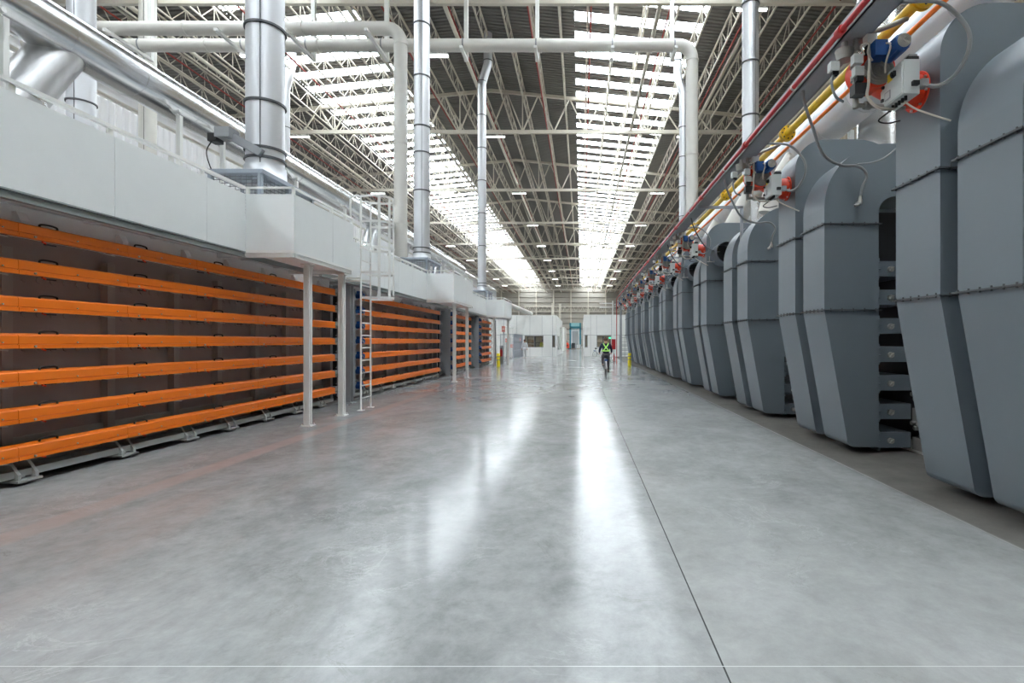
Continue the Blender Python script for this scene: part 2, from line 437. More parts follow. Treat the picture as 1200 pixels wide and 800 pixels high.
# ------------------------------------------------------------------ left machine (roller dryer, orange rails)
XF = -6.15
RZ = [2.90 - .41*k for k in range(7)]
def dryer(y0, y1, label, ups, seams, motors, grp='roller dryer sections on the left'):
    t = thing('roller_dryer', label, 'industrial dryer', (-6.6, y0, 0), grp)
    xb = -6.52
    b = MB().box(xb-.06, xb, y0, y1, .28, 2.80)
    for k in range(1, 7):                                  # scalloped lips and ledges of the back sheets
        z = RZ[k]-.06
        b.box(xb, xb+.025, y0, y1, z-.02, z+.01)
        n = int((y1-y0)/.16)
        for i in range(n):
            yy = y0 + .08 + i*.16
            b.cyl((xb, yy, z-.10), (xb+.012, yy, z-.10), .045, 8)
    b.build('back_panel', M['brown'], t)
    f = MB().box(xb-.06, xb+.20, y0, y1, 2.80, 3.12)
    f.build('top_panel', M['frieze'], t)
    m = MB().box(xb+.02, xb+.26, y0, y1, .30, .34); m.box(xb+.03, xb+.045, y0, y1, .12, .5); m.box(xb+.02, xb+.30, y0, y1, .09, .17)
    m.build('base_beam', M['base'], t)
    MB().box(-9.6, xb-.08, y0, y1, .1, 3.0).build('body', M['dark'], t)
    for y in ups:
        u = MB().box(xb, xb+.10, y-.055, y+.055, .3, 2.66)
        u.build('upright', M['brownl'], t)
        MB().prism([(xb+.20, 2.82), (xb+.30, 2.82), (xb+.30, 2.94), (xb+.25, 3.04), (xb+.20, 3.04)], 'y', y-.05, y+.05).build('top_rib', M['frieze'], t)
        fo = MB()
        for s in (-.11, .07):
            fo.prism([(xb+.04, .05), (xb+.34, .05), (xb+.34, .12), (xb+.16, .36), (xb+.04, .36)], 'y', y+s, y+s+.035)
        fo.box(xb+.04, xb+.36, y-.13, y+.13, .04, .065); fo.cyl((xb+.25, y, .0), (xb+.25, y, .17), .018, 8); fo.cyl((xb+.25, y, .065), (xb+.25, y, .10), .035, 6)
        fo.cyl((xb+.25, y, 0), (xb+.25, y, .012), .05, 10)
        fo.build('foot', M['base'], t)
    for k in range(7):
        zt = RZ[k]; r = MB()
        ya = y0 + .04; cuts = [s for s in seams if y0 < s < y1] + [y1-.04]
        for s in cuts:
            r.prism([(XF-.11, zt+.018), (XF-.012, zt), (XF, zt-.012), (XF, zt-.100), (XF-.010, zt-.104), (XF-.010, zt-.108), (XF+.006, zt-.112),
                     (XF+.006, zt-.153), (XF-.05, zt-.153), (XF-.05, zt-.14), (XF-.012, zt-.14), (XF-.012, zt-.02), (XF-.11, zt+.006)], 'y', ya, s-.006)
            ya = s
        ra = r.build('guard_rail', M['orange'], t)
        # hinges and hardware along the rail
        rd = MB(); bo = MB()
        hs = [s - .98 for s in seams if y0+.3 < s-.98 < y1-.3]
        for y in hs:
            MB().tube(bez([(XF-.06, y-.10, zt+.0), (XF-.06, y-.09, zt+.035), (XF-.06, y, .045+zt), (XF-.06, y+.09, zt+.035), (XF-.06, y+.10, zt+.0)], 4), .011, 6).build('handle', M['black'], ra)
        for s in seams:
            if y0+.2 < s < y1-.2:
                rd.cyl((XF-.03, s+.27, zt-.162), (XF-.03, s+.31, zt-.178), .010, 8)
                bo.cyl((XF, s+.16, zt-.13), (XF+.018, s+.16, zt-.13), .013, 8)
                bo.cyl((XF, s-.16, zt-.085), (XF+.012, s-.16, zt-.085), .008, 8)
                bo.cyl((XF, s-.7, zt-.085), (XF+.012, s-.7, zt-.085), .008, 8)
        for y in ups:
            MB().box(xb+.05, XF-.06, y-.03, y+.03, zt-.11, zt-.07).build('rail_bracket', M['dark'], t)
            if not motors:
                MB().box(XF-.16, XF-.13, y+.28, y+.40, zt-.175, zt-.16).build('clip', M['dark'], ra)
                MB().bar((XF-.1, y-.35, zt-.15), (XF-.04, y-.2, zt-.175), .012).build('clip', M['bolt'], ra)
        if rd.v: rd.build('latch', M['red'], ra)
        if bo.v: bo.build('bolt', M['bolt'], ra)
    if motors: MB().box(xb-.02, xb+.42, y0-.34, y0-.22, .1, 3.0).build('end_frame', M['midgrey'], t)
    MB().box(xb-.02, xb+.22, y1+.02, y1+.14, .1, 3.0).build('end_frame', M['midgrey'], t)
    for k in range(7):
        z = RZ[k]-.075
        if motors:
            mo = MB().cyl((XF+.02, y0-.10, z), (XF+.24, y0-.10, z), .07, 16); mo.box(XF+.06, XF+.18, y0-.17, y0-.03, z+.06, z+.13)
            mm = mo.build('motor', M['blue'], t)
            MB().box(XF-.20, XF+.03, y0-.22, y0-.0, z-.10, z+.10).build('gearbox', M['midgrey'], mm)
            MB().tube(bez([(XF+.1, y0-.1, z+.1), (XF+.28, y0-.2, z-.05), (XF+.22, y0-.2, z-.22), (XF+.02, y0-.26, z-.26)]), .011, 6).build('cable', M['hose'], mm)
        MB().tube(bez([(XF-.05, y1-.12, z-.02), (XF+.03, y1+.06, z-.03), (XF+.05, y1+.16, z-.14), (XF-.08, y1+.16, z-.27)]), .016, 8).build('cable', M['hose'], t)
        MB().box(XF-.22, XF-.02, y1+.0, y1+.16, z-.09, z+.09).build('bearing_box', M['midgrey'], t)
    return t
dryer(1.6, 12.85, 'nearest dryer section with seven long orange rails, left foreground', [3.0,4.4,5.73,7.0,8.13,9.1,10.15,11.2,12.3],
      [2.7,4.3,5.6,6.95,8.2,9.75,11.3], False)
dryer(14.05, 22.35, 'dryer section with orange rails and blue motors right behind the caged ladder', [14.9,15.9,16.95,18.0,19.1,20.2,21.3,22.1], [15.6,17.1,18.7,20.3,21.6], True)
dryer(23.9, 28.7, 'short dryer section with orange rails behind the second balcony posts', [24.6,25.7,26.8,27.9], [25.4,27.0], True)
dryer(30.5, 35.0, 'farthest dryer section with orange rails next to the left yellow bollard', [31.1,32.1,33.1,34.2], [32.0,33.5], True)
# full-height grey columns between sections
for y, lab in ((13.25,'tall grey steel column beside the ladder, between the first two dryer sections'), (23.15,'tall grey steel column between second and third dryer sections'),
               (29.6,'tall grey steel column between third and fourth dryer sections'), (35.6,'dark grey steel column at the far end of the left dryers')):
    q = MB(); x = -6.02
    q.box(x-.09, x+.09, y-.10, y-.085, 0, 3.04); q.box(x-.09, x+.09, y+.085, y+.10, 0, 3.04); q.box(x-.008, x+.008, y-.09, y+.09, 0, 3.04); q.box(x-.15, x+.15, y-.15, y+.15, 0, .02)
    tag(q.build('steel_column', M['midgrey']), lab, 'column', 'steel columns between dryer sections')

# ------------------------------------------------------------------ walkway with white parapet
XP = -5.80; ZP0, ZP1, ZH = 3.15, 4.14, 4.27
def walkway(y0, y1, yb, label, seams, posts, legs, xo=-4.92):
    t = thing('walkway', label, 'walkway', (XP-.6, y0, 0), 'elevated walkways over the left dryers')
    dk = MB().box(-7.6, XP-.01, y0, y1, ZP0-.02, ZP0+.03)
    y = y0+.3
    while y < y1: dk.box(-7.6, XP-.05, y, y+.07, ZP0-.05, ZP0-.02); y += 1.0
    dk.build('deck', M['frieze'], t)
    q = MB().box(XP-.09, XP-.02, y0, y1, ZP0-.10, ZP0-.075); q.box(XP-.09, XP-.075, y0, y1, ZP0-.10, ZP0); q.box(XP-.09, XP+.0, y0, y1, ZP0-.02, ZP0-.002)
    q.box(XP-.05, XP-.035, y0, y1, ZP0-.10, ZP0-.02)
    q.build('edge_channel', M['channel'], t)
    ed = [y0] + [s for s in seams if s < yb] + [yb]
    for a, b_ in zip(ed[:-1], ed[1:]):
        MB().box(XP-.03, XP, a+.004, b_-.004, ZP0, ZP1).build('parapet_panel', M['panel'], t)
    hr = MB().box(XP-.06, XP-.002, y0, yb, ZH-.04, ZH+.005); hr.build('handrail', M['white'], t)
    hr = MB().box(-7.6, -7.56, y0, y1, ZH-.03, ZH); hr.box(-7.6, -7.56, y0, y1, ZH-.5, ZH-.47); hr.build('inner_handrail', M['white'], t)
    for y in posts:
        if y < yb: MB().box(XP-.06, XP-.035, y-.035, y+.035, ZP0, ZH-.03).build('handrail_post', M['white'], t)
    for y in posts: MB().box(-7.6, -7.57, y-.02, y+.02, ZP0+.03, ZH-.03).build('handrail_post', M['white'], t)
    # balcony box
    ye = y1
    MB().box(XP, xo, yb, ye, ZP0-.03, ZP0+.02).build('balcony_floor', M['white'], t)
    MB().box(XP+.004, xo-.03, yb, yb+.03, ZP0+.02, ZP1).build('parapet_panel', M['panel'], t)
    ym = yb + (ye-yb)*.60
    MB().box(xo-.03, xo, yb, ym-.004, ZP0+.02, ZP1).build('parapet_panel', M['panel'], t)
    MB().box(xo-.03, xo, ym+.004, ye, ZP0+.02, ZP1).build('parapet_panel', M['panel'], t)
    MB().box(XP+.004, xo-.03, ye-.03, ye, ZP0+.02, ZP1).build('parapet_panel', M['panel'], t)
    h = MB().box(XP, xo, yb, yb+.045, ZH-.03, ZH); h.box(xo-.05, xo-.005, yb, ye, ZH-.03, ZH)
    h.build('handrail', M['white'], t)
    for (x, y) in ((XP-.0, yb), (xo-.05, yb), (xo-.05, ym-.03), (xo-.05, ye-.05)):
        MB().box(x+.002, x+.048, y+.002, y+.048, ZP1+.001, ZH-.02).build('handrail_post', M['white'], t)
    bm2 = MB()
    for y in (yb+.03, ye-.10): bm2.box(-6.4, xo, y, y+.07, ZP0-.10, ZP0-.03)
    bm2.box(xo-.09, xo-.02, yb, ye, ZP0-.10, ZP0-.03); bm2.build('balcony_beam', M['white'], t)
    for (x, y) in legs:
        p = MB(); w = .055
        p.box(x-w, x+w, y-w, y-w+.012, .015, ZP0-.13); p.box(x-w, x+w, y+w-.012, y+w, .015, ZP0-.13); p.box(x-.008, x+.008, y-w, y+w, .015, ZP0-.13)
        p.box(x-.10, x+.10, y-.10, y+.10, 0, .018); p.box(x-.09, x+.09, y-.09, y+.09, ZP0-.13, ZP0-.10)
        p.bar((x, y+.03, ZP0-.32), (x, y+.2, ZP0-.10), .03)
        for s in (-1, 1):
            for u in (-1, 1): p.cyl((x+s*.075, y+u*.075, .018), (x+s*.075, y+u*.075, .045), .012, 6)
        p.build('leg', M['white'], t)
    return t
walkway(1.2, 11.15, 8.85, 'white panelled walkway and near balcony over the first dryer section', [3.2,4.8,6.37,7.93], [2.1,3.15,4.2,5.25,6.35,7.3,7.9], [(-5.15,9.65),(-5.15,11.02)], -4.96)
walkway(11.5, 22.6, 19.25, 'white panelled walkway and middle balcony over the second dryer section', [12.7,13.8,15.1,16.3,17.6], [12.2,13.3,14.4,15.5,16.6,17.7,18.8], [(-4.95,20.0),(-4.97,22.3)], -4.78)
walkway(22.9, 34.8, 31.4, 'white panelled walkway and farthest balcony near the left yellow bollard', [24.4,26,27.6,29.2], [23.4,24.6,25.8,27,28.2,29.4,30.6], [(-5.42,31.8),(-4.95,34.6)], -4.72)

# caged ladder
t = thing('caged_ladder', 'white vertical ladder with safety cage beside the near balcony', 'ladder', (-5.07,12.1,0))
for y in (11.79, 12.33):
    MB().tube(bez([(-5.07,y,.0),(-5.07,y,1.5),(-5.07,y,3.2),(-5.07,y,4.78),(-5.10,y,4.92),(-5.18,y,4.95),(-5.28,y,4.92),(-5.31,y,4.78),(-5.31,y,4.3),(-5.31,y,3.7)], 5), .022, 8).build('side_rail', M['white'], t)
    MB().box(-5.14,-5.0,y-.06,y+.06,0,.015).build('foot_plate', M['white'], t)
k = 0; z = .28
while z < 3.95:
    MB().cyl((-5.07,11.79,z),(-5.07,12.33,z),.016,8).build('rung', M['white'], t); z += .29
for z in (2.6,3.18,3.76,4.35,4.93):
    MB().add([], [])
    pts = [(-5.07,11.77)] + [(-4.78 + .36*math.sin(a), 12.06 - .36*math.cos(a)) for a in [PI*i/14 for i in range(15)]] + [(-5.07,12.35)]
    m = MB()
    for p, q in zip(pts[:-1], pts[1:]): m.bar((*p, z), (*q, z), .008, .05)
    m.build('hoop', M['white'], t)
for a in (25, 65, 90, 115, 155):
    a = math.radians(a); p = (-4.78 + .352*math.sin(a), 12.06 - .352*math.cos(a))
    m = MB(); tx, ty = math.cos(a)*.03, math.sin(a)*.03; nx, ny = math.sin(a)*.004, -math.cos(a)*.004
    m.add([(p[0]-tx-nx,p[1]-ty-ny,2.57),(p[0]+tx-nx,p[1]+ty-ny,2.57),(p[0]+tx+nx,p[1]+ty+ny,2.57),(p[0]-tx+nx,p[1]-ty+ny,2.57),
           (p[0]-tx-nx,p[1]-ty-ny,4.96),(p[0]+tx-nx,p[1]+ty-ny,4.96),(p[0]+tx+nx,p[1]+ty+ny,4.96),(p[0]-tx+nx,p[1]-ty+ny,4.96)],
          [(0,3,2,1),(4,5,6,7),(0,1,5,4),(1,2,6,5),(2,3,7,6),(3,0,4,7)])
    m.build('cage_strap', M['white'], t)
for z in (1.6, 3.05):
    m = MB()
    for y in (11.79, 12.33): m.bar((-5.07,y,z),(-5.75,y,z),.03)
    if z > 2: m.build('wall_bracket', M['white'], t)

# ------------------------------------------------------------------ stacks on the left
def stack(x, y, r, zb, label, rings, jog=None, hood=True, m='silverm', name='exhaust_stack', top=26.0):
    t = thing(name, label, 'exhaust stack', (x, y, zb if not hood else zb-1.72), 'vertical exhaust stacks')
    if jog:
        z0, z1, dx = jog
        pts = [(x,y,zb+.3),(x,y,z0-.15),(x+.03*(1 if dx>0 else -1),y,z0),(x+dx*.97,y,z1),(x+dx,y,z1+.15),(x+dx,y,top)]
    else: pts = [(x,y,zb+.3),(x,y,top)]
    s = MB().tube(pts, r, 32); s.build('pipe', M[m], t)
    sm = MB()
    if not jog: sm.box(x+r*.28, x+r*.31, y-r*1.005, y-r*.93, zb+.3, top)
    if sm.v: sm.build('seam', M['flange'], t)
    for z in rings:
        xx = x
        if jog and z > jog[1]: xx = x+jog[2]
        MB().ring((xx,y,z), 'z', r*.99, r+.035, .045, 32).build('band', M['flange'], t)
    if hood:
        MB().tube([(x,y,zb-.02),(x,y,zb+.08),(x,y,zb+.35)], [r*1.5, r*1.12, r*1.08], 32).build('base_cone', M['silverm'], t)
        w = .52; h = MB(); z1 = zb; z0 = zb-.9
        h.box(x-w-.04,x+w+.04,y-1.0,y+1.0,z1-.08,z1)
        h.build('hood_frame', M['hood'], t)
        f = MB()
        for sx in (-w, w-.07):
            for sy in (-.98, -.03, .91): f.box(x+sx, x+sx+.07, y+sy, y+sy+.07, z0, z1-.08)
        f.build('hood_leg', M['hood'], t)
        g = MB()
        for i in range(12):
            zz = z0 + .05 + i*.065
            g.box(x-w+.07, x+w-.07, y-.95, y-.945, zz, zz+.012); g.box(x+w-.04, x+w-.035, y-.9, y+.9, zz, zz+.012)
        for i in range(14): g.box(x+w-.04, x+w-.035, y-.88+i*.13, y-.87+i*.13, z0, z1-.1)
        for i in range(9): g.box(x-w+.1+i*.105, x-w+.11+i*.105, y-.95, y-.945, z0, z1-.1)
        g.build('hood_mesh', M['mesh'], t)
        MB().cyl((x,y,z0-.85),(x,y,z1-.05), r*1.05, 24).build('fan_neck', M['silverm'], t)
    return t
s1 = stack(-6.72, 10.9, .363, 4.93, 'wide silver exhaust stack rising behind the near white balcony', [5.42,5.62,6.6,8.2,10.2,12.2])
m = MB().box(-7.35,-7.05,10.25,10.55,5.70,5.90); m.bar((-7.2,10.4,5.8),(-6.55,10.5,5.45),.12,.16); mm = m.build('damper_actuator', M['midgrey'], s1)
MB().box(-7.5,-7.33,10.27,10.5,5.62,5.78).build('plug', M['black'], mm)
MB().tube(bez([(-7.42,10.3,5.64),(-7.5,10.25,5.4),(-7.4,10.2,5.1),(-7.3,10.2,4.9)]), .012, 6).build('cable', M['black'], mm)
s2 = stack(-6.72, 21.6, .325, 4.97, 'silver exhaust stack behind the middle balcony, left of view centre', [5.3,5.5,7.9,9.5,10.6,12.7,14.9,17])
s3 = stack(-6.70, 34.6, .285, 4.95, 'slim silver exhaust stack with an offset bend, behind the farthest balcony', [5.3,5.5,8,10.2,12.4,14.6,16.8,19.1,20.5], (19.1,20.3,.40))
stack(-20.0, 34.6, .29, 6, 'distant silver stack with offset bend just right of the wide near stack', [10,12,14,16,19.1,20.5], (18.7,20.2,.42), False)
stack(6.9, 34.6, .27, 3.0, 'slim silver stack with offset bend left of the right cream downpipe', [10,12,14,16,19.1,20.5], (18.4,19.6,-.38), False)
stack(-16.2, 16.6, .36, 4, 'silver stack passing behind the large silver duct at far left', [9.3, 13.0], None, False)
stack(-21.5, 25.4, .36, 4, 'pale stack standing in front of the white corrugated left wall', [8.0], None, False, 'cream')

# large insulated duct on the left
def longpipe(x, z, r, y0, y1, label, step, m, name='insulated_duct'):
    t = thing(name, label, 'duct', (x, y0, z-r))
    MB().tube([(x,y0,z),(x,y1,z)], r, 40).build('cladding', M[m], t)
    y = y0 + step*.4
    while y < y1:
        MB().ring((x,y,z),'y', r*.99, r+.008, .03, 40).build('band', M[m], t); y += step
    return t
bp_ = longpipe(-8.5, 6.6, .385, 1.0, 36.0, 'large polished silver duct running above the left dryers', 1.35, 'silver')
for y in (7.2, 10.35, 11.6, 14.6, 17.6, 20.6, 23.6, 26.6, 29.6, 32.6):
    m = MB().box(-8.16,-8.08,y-.04,y+.04,3.2,6.15); m.bar((-8.12,y,6.12),(-8.3,y,6.30),.05); m.cyl((-8.2,y-.06,6.2),(-8.05,y-.06,6.22),.04,8)
    m.build('support_post', M['white'], bp_)
for y in (8.35, 21.2, 24.7, 31.0):
    b = MB().tube([(-8.6,y+.15,6.45),(-8.6,y-.55,5.3),(-8.6,y-1.3,4.0)], .33, 32, True); bb = b.build('branch_duct', M['silverd'], bp_)
    MB().tube([(-8.6,y-.54,5.33),(-8.6,y-.56,5.28)], .337, 32).build('band', M['silver'], bb)

# two cream pipes high above, with elbows and hangers
def highpipe(y, xv, zb, x0, label, r=.285):
    Z = 15.45; t = thing('cream_pipe', label, 'pipe', (xv, y, zb), 'large cream pipes crossing high above the aisle')
    R = .62
    el = [(xv-R+R*math.sin(a), y, Z-R+R*math.cos(a)) for a in [PI/2*i/8 for i in range(9)]]
    MB().tube([(x0,y,Z)] + el + [(xv,y,zb)], r, 28).build('pipe', M['cream'], t)
    for xx in [x0 + 3.3 + 5.2*i for i in range(8)]:
        if xx < xv-1: MB().ring((xx,y,Z),'x', r*.99, r+.03, .07, 28).build('collar', M['cream'], t)
    for zz in (Z-R-.1, Z-R-4.5, Z-R-8):
        if zz > zb: MB().ring((xv,y,zz),'z', r*.99, r+.03, .06, 28).build('collar', M['cream'], t)
    return t
highpipe(22.7, -8.0, 3.0, -26, 'left cream pipe, upper one, bending down left of the middle silver stack')
highpipe(24.0, 5.2, 3.8, -26, 'long cream pipe crossing the aisle and bending down at right')
for i, x in enumerate((-20.6, -15.8, -12.8, -9.3, -5.5, -2.1, 1.45, 4.35)):
    t = thing('pipe_hanger', 'white hanger and bracket for the cream pipes, %s from the left' % ORD[i], 'hanger', (x, 24.6, 14.9), 'hangers of the high cream pipes')
    MB().box(x-.09, x+.09, 24.42, 24.60, 15.0, ZC-.07).build('drop_rod', M['white'], t)
    MB().box(x-.07, x+.07, 22.1 if x < -8 else 23.4, 24.42, 15.0, 15.12).build('bracket_arm', M['white'], t)
    m = MB()
    m.ring((x, 24.0, 15.45), 'x', .287, .30, .06); m.build('clamp', M['mesh'], t)

# ------------------------------------------------------------------ ducts on the right
DX = 3.45; DI = 4.22; DW = .69
def duct_proto(kind, label):
    t = thing('air_duct', label, 'air duct', (DX, 0, 0), 'grey ducts along the right side')
    y0, y1 = 0, DW
    if kind == 'short':
        pr = [(DX,3.26),(DX,3.5)] + arc(4.35,3.5,.90,180,90,14)[1:] + [(5.5,4.40),(5.5,3.65)] + arc(4.45,3.42,.23,90,180,6) + [(DI,3.26)]
        sm = [(1,15),(17,23)]
    else:
        pr = [(DX,3.26),(DX,4.35)] + arc(3.95,4.35,.50,180,90,12)[1:] + arc(4.45,4.05,.80,90,0,10) + [(5.25,3.65)] + arc(4.45,3.42,.23,90,180,6) + [(DI,3.26)]
        sm = [(1,13),(14,24),(25,31)]
    MB().prism(pr, 'y', y0, y1, sm).build('bend', M['duct'], t)
    MB().box(DX, DI, y0, y1, 2.04, 3.26).build('riser', M['duct'], t)
    pr = [(DX,2.04),(DI,2.04),(DI,.10)] + arc(3.875,.20,.10,270,195,6) 
    MB().prism(pr, 'y', y0, y1, [(3,9)]).build('tapered_bottom', M['duct'], t)
    for z in (2.04, 3.26):
        f = MB().box(DX-.035, DI+.035, y0-.035, y1+.035, z-.008, z+.008)
        b = f
        for i in range(6):
            y = y0+.03 + i*(y1-y0-.06)/5; b.cyl((DX-.02,y,z-.022),(DX-.02,y,z+.024),.009,6)
        for i in range(5):
            x = DX+.08+i*.16; b.cyl((x,y0-.02,z-.022),(x,y0-.02,z+.024),.009,6)
        f.build('flange', M['flange'], t)
    if kind == 'short':
        s = MB().cyl((3.91,-.07,3.55),(3.91,.0,3.55),.022,10); s.tube([(3.91,-.07,3.53),(3.92,-.07,3.57),(3.92,-.07,3.64)],[.035,.03,.016],10); s.cyl((3.84,-.07,3.50),(3.9,-.07,3.52),.022,8)
        so = s.build('temperature_sensor', M['bolt'], t)
        MB().tube(bez([(3.92,-.09,3.64),(3.93,-.11,3.76),(3.98,-.12,3.88),(3.94,-.14,3.97),(3.82,-.16,4.03),(3.47,-.40,3.96),(3.12,-.66,4.01),(2.84,-.95,4.27),(2.70,-1.06,4.50),(2.68,-1.08,4.63)]), .019, 8).build('sensor_cable', M['hose'], so)
    return t
PS = duct_proto('short', ''); PT = duct_proto('tall', '')
# tall ducts carry a round fan inlet on their near face when they stand first in a pair
pairs = [(4.00,'S'),(4.92,'T'),(7.26,'S'),(8.25,'T'),(10.62,'S'),(11.70,'S')]
y = 14.08
for k in range(8): pairs += [(y,'T'),(y+.97,'S')]; y += 3.45
usedS = usedT = False; TYs = []; FN = []
for i, (y, kd) in enumerate(pairs):
    pn = ORD[i//2]; pos = 'near' if i % 2 == 0 else 'far'
    lab = '%s grey sheet-metal duct, %s one of the %s pair along the right side' % ('arch-topped lower' if kd == 'S' else 'taller square-shouldered', pos, pn)
    if kd == 'S':
        d = PS if not usedS else dup(PS, (0,0,0), skip=('temperature_sensor',) if i % 2 else ()); usedS = True
    else:
        d = PT if not usedT else dup(PT, (0,0,0)); usedT = True; TYs.append(y)
        if i > 5: FN.append(y)
    d.location = (DX, y, 0); d['label'] = lab
# round inlets on the near faces of the far tall ducts
t0 = None
for i, y in enumerate(FN):
    if i == 0:
        t0 = thing('fan_inlet', '', 'fan inlet', (3.85, 0, 3.95), 'round fan inlets on tall ducts')
        MB().ring((3.85,-.30,3.95),'y',.27,.30,.6,28).build('collar', M['duct'], t0)
        MB().cyl((3.85,-.06,3.95),(3.85,-.02,3.95),.27,28).build('dark_interior', M['dark'], t0)  # dark disc stands in for the dark inside of the open inlet
        m = MB().cyl((3.62,-.2,3.75),(3.42,-.2,3.75),.012,8); m.cyl((3.48,-.2,3.75),(3.48,-.2,3.9),.01,8); m.cyl((3.62,-.2,3.75),(3.58,-.2,3.75),.02,8); m.build('probe', M['bolt'], t0); MB().tube(bez([(2.70,-1.5,4.63),(2.85,-1.3,4.35),(3.2,-.8,4.08),(3.6,-.3,4.02),(3.8,-.05,4.05),(3.95,-.02,4.1)]),.016,8).build('cable', M['hosed'], t0)
        q = t0
    else: q = dup(t0, (0,0,0))
    q.location = (3.85, y, 3.95); q['label'] = 'round grey fan inlet on the tall near duct of the %s pair at right' % ORD[3+i]

# dryer body behind the ducts
def right_module():
    t = thing('roller_dryer', '', 'industrial dryer', (4.3,0,0), 'dryer modules behind the grey ducts')
    L_ = 3.24
    MB().box(4.95, 8.2, -1.4, L_-1.4, .25, 3.58).build('body', M['brick'], t)
    MB().box(4.80, 4.95, -1.4, L_-1.4, 0, .16).build('base_sill', M['white'], t)
    MB().box(4.86, 4.95, -1.4, L_-1.4, .16, 3.2).build('side_wall', M['dark'], t)
    for k in range(7):
        z = 2.53 - .41*k
        b = MB().box(4.28, 4.74, .10, 1.55, z, z+.22)
        bo = b.build('roller_box', M['duct'], t)
        h = MB().box(4.245, 4.275, .07, 1.55, z-.035, z+.255)
        for zz in (z, z+.1, z+.2): h.cyl((4.245,.06,zz),(4.275,.06,zz),.012,6)
        h.build('side_flange', M['duct'], bo)
        h = MB().cyl((4.44,.06,z+.10),(4.44,.10,z+.10),.042,12); h.bar((4.41,.05,z+.07),(4.47,.05,z+.13),.02,.012); h.cyl((4.44,.03,z+.1),(4.44,.06,z+.1),.018,8)
        h.build('clamp_bolt', M['bolt'], bo)
        r = MB()
        for i in range(10):
            for j in range(2): r.tube([(4.70,-1.2+i*.13+j*.06,z+.30+j*.065),(4.82,-1.2+i*.13+j*.06,z+.30+j*.065)],.032,8)
        r.box(4.76,4.82,-1.3,.1,z-.02,z+.16)
        r.build('roller_ends', M['cast'], t)
    v = MB().box(4.26,4.30,.3,.34,2.75,3.15); v.box(4.30,4.8,.32,.34,2.75,3.5); v.build('void_shade', M['dark'], t)  # dark sheet put in for the shaded void under the duct bend
    return t
r0 = right_module()
pn = [4.0, 7.26, 10.62] + [14.08+3.45*k for k in range(8)]
for i, y in enumerate(pn):
    q = r0 if i == 0 else dup(r0, (0,0,0))
    q.location = (4.3, y, 0); q['label'] = 'dark roller dryer module with stacked grey boxes, behind the %s duct pair' % ORD[i]

